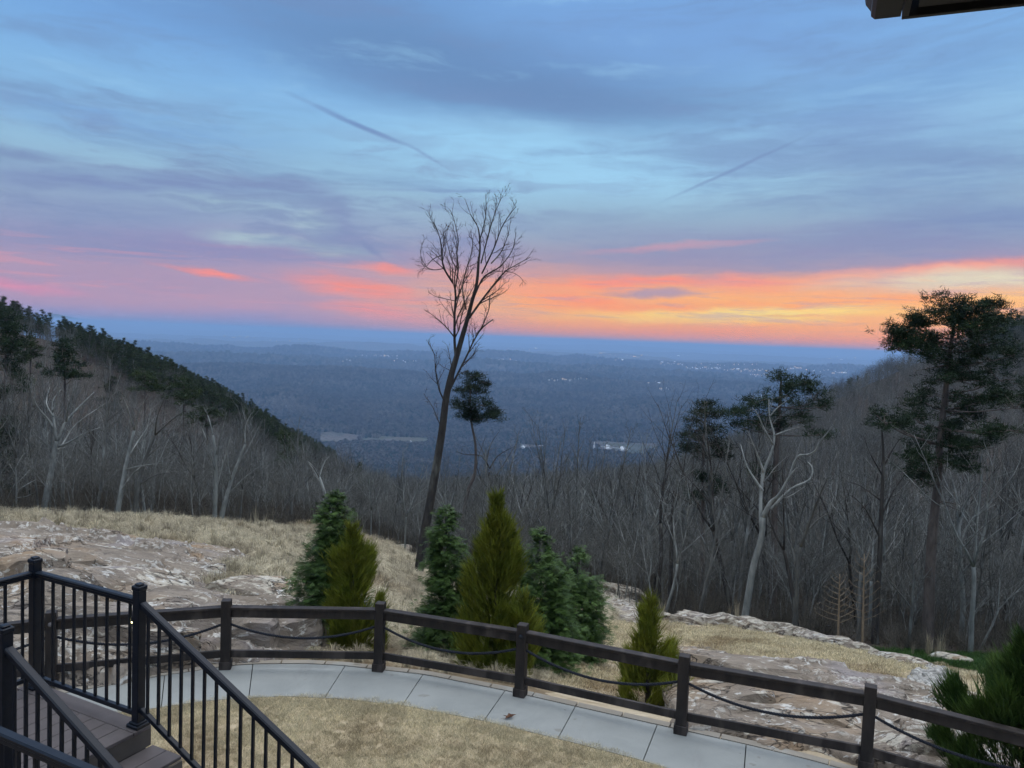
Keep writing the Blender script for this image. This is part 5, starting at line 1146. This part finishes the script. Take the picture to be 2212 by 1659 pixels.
# ---------------- village and lights in the valley
def house(i,x,y,D,label,grp,w=11,wall=0,hs=3.4):
    p=at(x,y,D);z=TZ(p[0],p[1]);e=empty('village_house',(p[0],p[1],z),rnd.uniform(0,3));tag(e,label,'house',grp)
    g=G();g.box((0,0,hs/2-.5),(w,w*.65,hs+1));g.mk('wall',WM[wall],e)
    g=G();a,b,t=w*.53,w*.37,hs+w*.22
    g.add([(-a,-b,hs),(a,-b,hs),(a,b,hs),(-a,b,hs),(-a,0,t),(a,0,t)],[(0,1,5,4),(2,3,4,5),(0,4,3),(1,2,5),(0,3,2,1)]);g.mk('roof',RM[i%3],e)
WM=[simple('white_wall',(.62,.62,.6),(.78,.78,.76),.5),simple('cream_wall',(.45,.42,.36),(.6,.56,.48),.5)]
RM=[simple('grey_roof',(.25,.26,.28),(.4,.41,.43),.5),simple('dark_roof',(.06,.06,.065),(.12,.12,.13),.5),simple('pale_metal_roof',(.5,.52,.54),(.66,.68,.7),.5)]
hl=[(1270,967,0),(1283,969,2),(1262,971,1),(1290,975,0),(1303,962,0),(1313,965,1),(1322,968,0),(1330,972,2),(1342,970,0),(1352,975,1),(1300,972,0),(1310,976,2),(1218,978,0),(1225,975,1),(1233,972,0),(1187,975,0),(1163,981,0),(1128,985,2),(1168,969,1),(1210,962,0),(1226,941,0),(1232,944,1),(1360,980,0),(1345,981,2),(1295,984,0),(1322,980,1),(1250,980,0),(885,972,2),(919,962,1),(870,975,0)]
for i_,(x,y,w_) in enumerate(hl):
    house(i_,x,y,2380+rnd.uniform(-90,90),('%s village house in the valley, %s'%(['white','pale-roofed','small grey'][i_%3],['left of the pale church spire','in the cluster right of the spire','below the fields','near the wooded foot of the right hill'][min(3,int((x-860)/130)) if x<1380 else 3])),'houses of the valley village',[12,16,20][i_%3],w_%2)
house(1,693,944,760,'white house roof showing just past the shoulder of the left hill',None,12)
p=at(1283,972,2330);z=TZ(p[0],p[1]);e=empty('church_tower',(p[0],p[1],z));tag(e,'white pointed spire standing in the middle of the valley village','tower')
g=G();g.box((0,0,7),(6,6,18));g.mk('tower_wall',WM[0],e);g=G();g.add([(-3.2,-3.2,16),(3.2,-3.2,16),(3.2,3.2,16),(-3.2,3.2,16),(0,0,34)],[(0,1,4),(1,2,4),(2,3,4),(3,0,4),(0,3,2,1)]);g.mk('spire',WM[0],e)
EW=[emis('cool_lit_yard',(.85,.92,1.),q) for q in(1.2,2.2,3.6)];EY=[emis('warm_lit_yard',(1.,.68,.36),q) for q in(1.6,2.6,4.4)];EG=emis('green_lamp',(.8,1.,.8),6.)
clus=[(300,330,706,26000,5,0,'high on the far left ridge'),(480,560,728,9500,6,0,'along the left end of the near low ridge'),(575,685,735,9800,5,1,'strung along the low ridge at left'),(705,715,778,6200,3,0,'pair in the dark woods left of centre'),(740,760,779,6000,3,0,'tight group left of centre'),(805,850,766,7000,7,0,'bright cluster left of the tall bare tree'),(845,905,779,6200,6,0,'line of lights below the bright left cluster'),(790,850,744,15000,6,0,'faint row near the horizon left of the tall bare tree'),(750,860,767,7200,8,0,'scattered lights left of centre'),
 (1090,1170,753,13000,12,0,'dense row right of the tall bare tree'),(1050,1120,776,6500,6,0,'low group right of the tall bare tree'),(1180,1270,818,4300,12,1,'hillside estate right of centre'),(1290,1345,764,9500,6,0,'small group midway to the town'),(1325,1345,776,7000,3,0,'lone lights under the midway group'),(1350,1400,768,9000,7,1,'left end of the bright town'),(1425,1480,785,7400,12,0,'left part of the bright town'),(1480,1560,794,7000,16,0,'middle of the bright town'),(1560,1640,797,6800,16,1,'right part of the bright town'),(1590,1680,800,6500,14,1,'lower right of the bright town'),(1620,1660,808,6200,10,1,'brightest warm heart of the town'),(1700,1730,795,7000,8,1,'orange row past the town'),(1740,1790,799,6800,6,0,'between the town and the right hill'),(1800,1830,803,6600,7,0,'beside the right hill'),(1490,1640,787,8000,12,1,'upper edge of the bright town'),(1790,1850,773,16000,5,0,'close under the sunset horizon'),(1440,1500,768,14000,4,0,'distant dots above the town'),(1395,1440,825,4600,5,0,'road lights below the town'),(1420,1450,840,4200,4,0,'small group under the town on the valley side'),(1625,1650,856,3900,3,0,'pale group left of the flat-topped pine')]
bm_=[]
def lit(nm,sz,em,src=[None]):
    pass
ci=0
for (xa,xb,y,D,n_,warm,where) in clus:
    gname='lit buildings '+where
    for k in range(n_):
        x=xa+(xb-xa)*(k+rnd.random())/n_;dd=D*(1+rnd.uniform(-.035,.035));p=at(x,y+rnd.gauss(0,1.6),dd);z=TZ(p[0],p[1])
        sc_=dd/7000.;w_=rnd.choice((4,5,6,8,10,16,28))*sc_*.8;hh=rnd.choice((3,4.5,6))*sc_*.8
        e=empty('lit_building',(p[0],p[1],max(p[2]-hh,z)),0)
        tag(e,'small lit valley building, %s'%where,'building',gname)
        key=(round(w_,1),round(hh,1),int((warm and k%3) or (not warm and k%4==0)))
        g=G();g.box((0,4*sc_,hh*.5-3),(w_*1.1,8*sc_,hh+6));g.mk('wall',WM[1],e)
        g=G();g.box((0,-.6*sc_,hh*.55),(w_,.8*sc_,hh*.5));g.mk('lit_front',(EY if key[2] else EW)[rnd.choice((0,0,0,1,1,2))],e)
for k,(x,y,D) in enumerate([(1157,847,3900),(1569,880,3600)]):
    p=at(x,y,D);z=TZ(p[0],p[1]);e=empty('yard_lamp',(p[0],p[1],z));tag(e,['single greenish yard lamp in the dark woods right of the tall bare tree','single white yard lamp left of the layered pine'][k],'lamp')
    g=G();g.tube([(0,0,-2),(0,0,12)],[.3,.2],6);g.mk('lamp_pole',M['metal'],e);g=G();g.tube([(0,0,12),(0,0,13),(0,0,15),(0,0,16)],[.6,2.2,2.2,.6],8);g.mk('lamp_head',EG,e)
print('trees done',round(time.time()-T00,1))
HZ=1/8300.
# ------------------------------------------------------------------ sky
def build_world():
    w=bpy.data.worlds.new('World');scene.world=w;w.use_nodes=True;t=w.node_tree;t.nodes.clear();n=N(t)
    out=n.n('ShaderNodeOutputWorld');tc=n.n('ShaderNodeTexCoord').outputs['Generated']
    s=n.n('ShaderNodeSeparateXYZ',{0:tc});x,y,z=s.outputs
    el=n.m('MULTIPLY',n.m('ARCSINE',z),180/pi);az=n.m('MULTIPLY',n.m('ARCTAN2',x,y),180/pi)
    uv=n.n('ShaderNodeCombineXYZ',{0:az,1:el,2:0.}).outputs[0]
    # warp
    wv=n.n('ShaderNodeMapping',{'Vector':uv,'Scale':(.055,.16,1)}).outputs[0]
    w1=n.vm('SUBTRACT',n.noise(wv,1.,4,.55,col=True),(.5,.5,.5))
    wv2=n.n('ShaderNodeMapping',{'Vector':uv,'Scale':(.22,.7,1)}).outputs[0]
    w2=n.vm('SUBTRACT',n.noise(wv2,1.,5,.6,col=True),(.5,.5,.5))
    uvw=n.vm('ADD',uv,n.vm('ADD',n.vm('MULTIPLY',w1,(8,2.0,0)),n.vm('MULTIPLY',w2,(2.4,1.0,0))))
    uvs=n.vm('ADD',uv,n.vm('MULTIPLY',w2,(.35,.22,0)))
    # streaky noise that follows the cloud bands
    st=n.noise(n.n('ShaderNodeMapping',{'Vector':uvw,'Rotation':(0,0,R(7)),'Scale':(.05,.6,1)}).outputs[0],1.,6,.62)
    st2=n.noise(n.n('ShaderNodeMapping',{'Vector':uvs,'Rotation':(0,0,R(5)),'Scale':(.22,1.9,1)}).outputs[0],1.,5,.65)
    stn=n.m('ADD',n.m('MULTIPLY',st,.6),n.m('MULTIPLY',st2,.4))
    e=n.n('ShaderNodeMapRange',{0:el,1:-2,2:32}).outputs[0]
    def rp(l):return n.ramp(e,[((d+2)/34,lin(*c)) for d,c in l],'B_SPLINE')
    right=rp([(-2,(226,140,116)),(0,(232,142,112)),(1,(255,158,104)),(2.6,(255,196,112)),(4.2,(255,160,112)),(5.8,(160,150,175)),(8,(142,168,195)),(11,(150,190,214)),(15,(148,200,236)),(19,(126,176,226)),(24,(118,168,226)),(32,(112,160,218))])
    left=rp([(-2,(118,140,190)),(0.2,(142,142,186)),(1.5,(174,150,184)),(3.2,(184,154,178)),(5.2,(152,148,188)),(8,(148,172,200)),(11,(148,190,216)),(15,(134,186,230)),(19,(118,170,226)),(24,(108,156,216)),(32,(100,146,208))])
    wl_=n.noise(n.n('ShaderNodeMapping',{'Vector':uvw,'Rotation':(0,0,R(5)),'Scale':(.075,.42,1)}).outputs[0],1.,7,.68)
    k=n.mr(n.m('ADD',az,n.m('MULTIPLY',n.m('SUBTRACT',st,.5),14)),-19,6)
    c=n.mix(k,left,right)
    east=rp([(-2,(95,115,150)),(0,(105,125,165)),(4,(125,140,180)),(10,(125,150,190)),(20,(128,165,205)),(32,(130,168,210))])
    aaz=n.m('ABSOLUTE',az);c=n.mix(n.mr(aaz,60,120),c,east)
    # broken mauve wisps low in the west
    wf=n.m('MULTIPLY',n.mr(wl_,.46,.60),n.m('MULTIPLY',n.mr(el,3.5,6.5),n.mr(el,10,17,1,0)))
    WF=n.m('MULTIPLY',wf,n.mr(az,-10,8,.85,.45))
    def stroke(c,a,b,w,col,op,feather=1.,crisp=False,nz=.9):
        a=azel(*a);b=azel(*b);cx_,cy_=(a[0]+b[0])/2,(a[1]+b[1])/2;dx,dy=b[0]-a[0],b[1]-a[1];L=hypot(dx,dy);dx/=L;dy/=L
        wd=w/29.
        mp=n.n('ShaderNodeMapping',{'Vector':uvs if crisp else uvw,'Location':(cx_,cy_,0),'Rotation':(0,0,atan2(dy,dx)),'Scale':(L*.58,wd*1.25,1)},vector_type='TEXTURE').outputs[0]
        d=n.vm('LENGTH',mp)
        al=n.n('ShaderNodeMapRange',{0:d,1:1.1,2:1.1-1.05*feather if feather<1 else .12,3:0.,4:op},interpolation_type='SMOOTHSTEP').outputs[0]
        if nz:al=n.m('MULTIPLY',al,n.mr(stn,.34,.60,1-nz,1.))
        return n.mix(al,c,lin(*col))
    Dk=(106,144,198);Mv=(126,146,188);K=(255,138,120);Gp=(172,208,214);Br=(158,212,246)
    S=[((700,310),(1800,330),95,Br,.75,1.1,0,.2),
       ((-150,-110),(900,70),70,(112,156,212),.6,1.1,0,.3),
       ((250,-90),(1560,215),110,(102,142,190),1.,1.05,0,.15),((550,80),(1750,225),85,(102,140,188),.9,1.05,0,.15),((900,20),(2100,60),90,(118,160,216),.7,1.1,0,.2),
       ((800,150),(1560,240),36,(104,138,184),.6,1.05,0,.15),
       ((1500,270),(2400,60),60,Dk,.6,1.1,0,.8),((1450,340),(2400,190),60,(116,146,196),.75,1.1,0,.7),
       ((1700,420),(2500,300),55,(112,140,190),.7,1.1,0,.8),
       ((1650,540),(2500,430),52,(108,132,184),.9,1.1,0,.6),((1150,500),(2400,520),40,(134,144,184),.8,1.1,0,.7),
       ((1050,560),(2400,540),42,(136,138,180),.85,1.,0,.6),
       ((-300,150),(700,320),45,(116,160,214),.7,1.1,0,.8),
       ((-200,330),(215,348),15,(112,130,178),.8,1.,0,.6),((-200,370),(660,408),26,(118,136,184),1.,.9,0,.6),((400,385),(720,400),22,(118,134,182),.9,1.,0,.7),
       ((-200,440),(560,470),30,Mv,.9,1.,0,.9),((-200,500),(900,545),36,(134,138,184),.85,1.,0,.7),((640,410),(820,560),44,(124,138,184),.9,1.1,0,.6),
       ((300,520),(1000,570),26,(142,140,184),.9,1.,0,.5),
       ((330,432),(600,455),16,Gp,.8,1.1,0,.9),((590,478),(740,492),28,(180,212,214),.8,1.1,0,.7),((420,505),(680,535),14,(176,206,210),.7,1.1,0,.9),((600,530),(850,560),18,(172,200,200),.7,1.1,0,.9),
       ((770,515),(830,560),8,(122,132,180),.9,.9,1,.4),
       ((880,520),(1160,560),40,(140,142,184),.7,1.1,0,.5),
       ((-300,585),(900,600),30,(168,146,180),.7,1.1,0,.6),((-300,655),(1000,640),28,(192,152,174),.7,1.1,0,.6),
       ((-100,600),(190,640),14,(228,140,170),.85,1.,0,.5),((340,562),(600,606),8,K,.85,1.,0,.5),((640,598),(960,655),22,K,.9,1.,0,.6),((770,578),(900,588),9,K,.8,.9,0,.4),
       ((690,652),(960,690),16,(250,145,135),.8,1.,0,.5),((1000,615),(1500,665),34,(255,140,112),.8,1.1,0,.7),
       ((1180,608),(1560,604),13,K,.95,1.,0,.7),((1500,606),(1760,606),14,(250,145,130),.8,1.,0,.6),((1600,625),(2400,538),15,(255,142,122),1.,1.,0,.25),((1750,585),(2400,520),10,(150,140,180),.6,1.,0,.5),
       ((1290,628),(1520,630),8,(140,140,180),.9,1.,0,.3),((1260,550),(1650,520),10,(230,150,160),.6,1.,0,.6),
       ((1740,618),(2450,588),27,(222,214,190),1.,1.1,0,.3),
       ((1000,655),(2300,650),14,(255,150,104),.6,1.,0,.5),((1180,686),(2050,668),17,(255,222,120),.95,1.1,0,.5),((1400,672),(1950,662),12,(255,228,132),.9,1.1,0,.3),
       ((2000,655),(2400,640),20,(255,206,130),.7,1.1,0,.4),((1580,676),(1800,674),4,(228,170,120),.7,1.,0,.2),((1250,720),(1700,715),13,(250,150,112),.7,1.,0,.5),
       ((600,190),(860,308),6,(112,144,194),.6,1.05,1,.0),((700,240),(900,322),5.5,(106,136,186),.7,1.05,1,.0),((870,306),(970,366),4,(118,148,196),.5,1.05,1,.0),
       ((1420,440),(1680,322),4,(120,150,194),.55,1.05,1,0),((1500,404),(1770,280),4,(118,148,194),.6,1.05,1,0),
       ((700,405),(1170,412),4,(124,150,194),.5,1.,1,.2)]
    for s_ in S:c=stroke(c,*s_)
    c=n.mix(n.m('MULTIPLY',WF,.75),c,lin(122,142,184))
    # high cirrus veil and broken sunset streaks
    ci=n.noise(n.n('ShaderNodeMapping',{'Vector':uvw,'Rotation':(0,0,R(-14)),'Scale':(.035,.26,1)}).outputs[0],1.,8,.66,.4)
    c=n.mix(n.m('MULTIPLY',n.m('MULTIPLY',n.mr(ci,.47,.64),n.mr(el,7,11)),.55),c,lin(112,142,188))
    c=n.mix(n.m('MULTIPLY',n.m('MULTIPLY',n.mr(ci,.46,.33),n.mr(el,7,12)),.35),c,lin(158,208,240))
    ss=n.noise(n.n('ShaderNodeMapping',{'Vector':uvs,'Rotation':(0,0,R(3)),'Scale':(.10,1.5,1)}).outputs[0],1.,8,.7,.5)
    win=n.m('MULTIPLY',n.mr(el,.6,2.2),n.mr(el,4.,6.2,1,0))
    c=n.mix(n.m('MULTIPLY',n.m('MULTIPLY',n.mr(ss,.50,.62),win),.5),c,lin(178,150,176))
    c=n.mix(n.m('MULTIPLY',n.m('MULTIPLY',n.mr(ss,.48,.36),win),.42),c,n.mix(n.mr(az,-24,16),lin(226,152,166),lin(255,176,118)))
    # fine mottling over everything
    c=n.mix(.10,c,n.mix(n.mr(stn,.35,.65),lin(110,130,175),c))
    gnd=lin(52,60,76)
    c=n.mix(n.mr(el,-3.2,-2.2),gnd,c)
    # upper sky (not in view) has extra brightness added to light the ground
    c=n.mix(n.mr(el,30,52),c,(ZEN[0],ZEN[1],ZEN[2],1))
    bg=n.n('ShaderNodeBackground',{0:c,1:1.})
    sk=n.n('ShaderNodeTexSky',sky_type='NISHITA');sk.sun_disc=False;sk.sun_elevation=R(-1.5);sk.sun_rotation=R(28);sk.altitude=400
    bg2=n.n('ShaderNodeBackground',{0:sk.outputs[0],1:.05})
    ad=n.n('ShaderNodeAddShader');t.links.new(bg.outputs[0],ad.inputs[0]);t.links.new(bg2.outputs[0],ad.inputs[1]);t.links.new(ad.outputs[0],out.inputs[0])
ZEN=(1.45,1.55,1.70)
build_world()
scene.world.cycles.sampling_method='NONE'
sl=bpy.data.lights.new('sun','SUN');sl.energy=.6;sl.angle=R(70);sl.color=(1,.9,.86);so=bpy.data.objects.new('sun',sl);link(so)
so.rotation_euler=(R(-38),0,R(-28))
scene.view_settings.view_transform='Standard';scene.view_settings.look='None';scene.view_settings.exposure=0;scene.view_settings.gamma=1
# evening haze over the valley
hz=mat('evening_haze')[0];t=hz.node_tree;t.nodes.clear();n=N(t);o_=n.n('ShaderNodeOutputMaterial')
v=n.n('ShaderNodeVolumePrincipled',{'Color':(.42,.66,1.,1),'Density':HZ,'Anisotropy':0.});t.links.new(v.outputs[0],o_.inputs['Volume'])
g=G();zt=62.;zb=-345.;Rr=72000
g.add([(x*Rr,y*Rr,z) for z in(zb,zt) for y in(-1,1) for x in(-1,1)],[(0,2,3,1),(4,5,7,6),(0,1,5,4),(2,6,7,3),(0,4,6,2),(1,3,7,5)])
tag(g.mk('haze',hz,attr=False),kind='stuff')
scene.cycles.use_denoising=True;scene.cycles.use_adaptive_sampling=True;scene.cycles.adaptive_threshold=.03
scene.cycles.max_bounces=5;scene.cycles.diffuse_bounces=2;scene.cycles.volume_bounces=2;scene.cycles.transparent_max_bounces=4
scene.cycles.sample_clamp_indirect=4
print('all done',round(time.time()-T00,1))
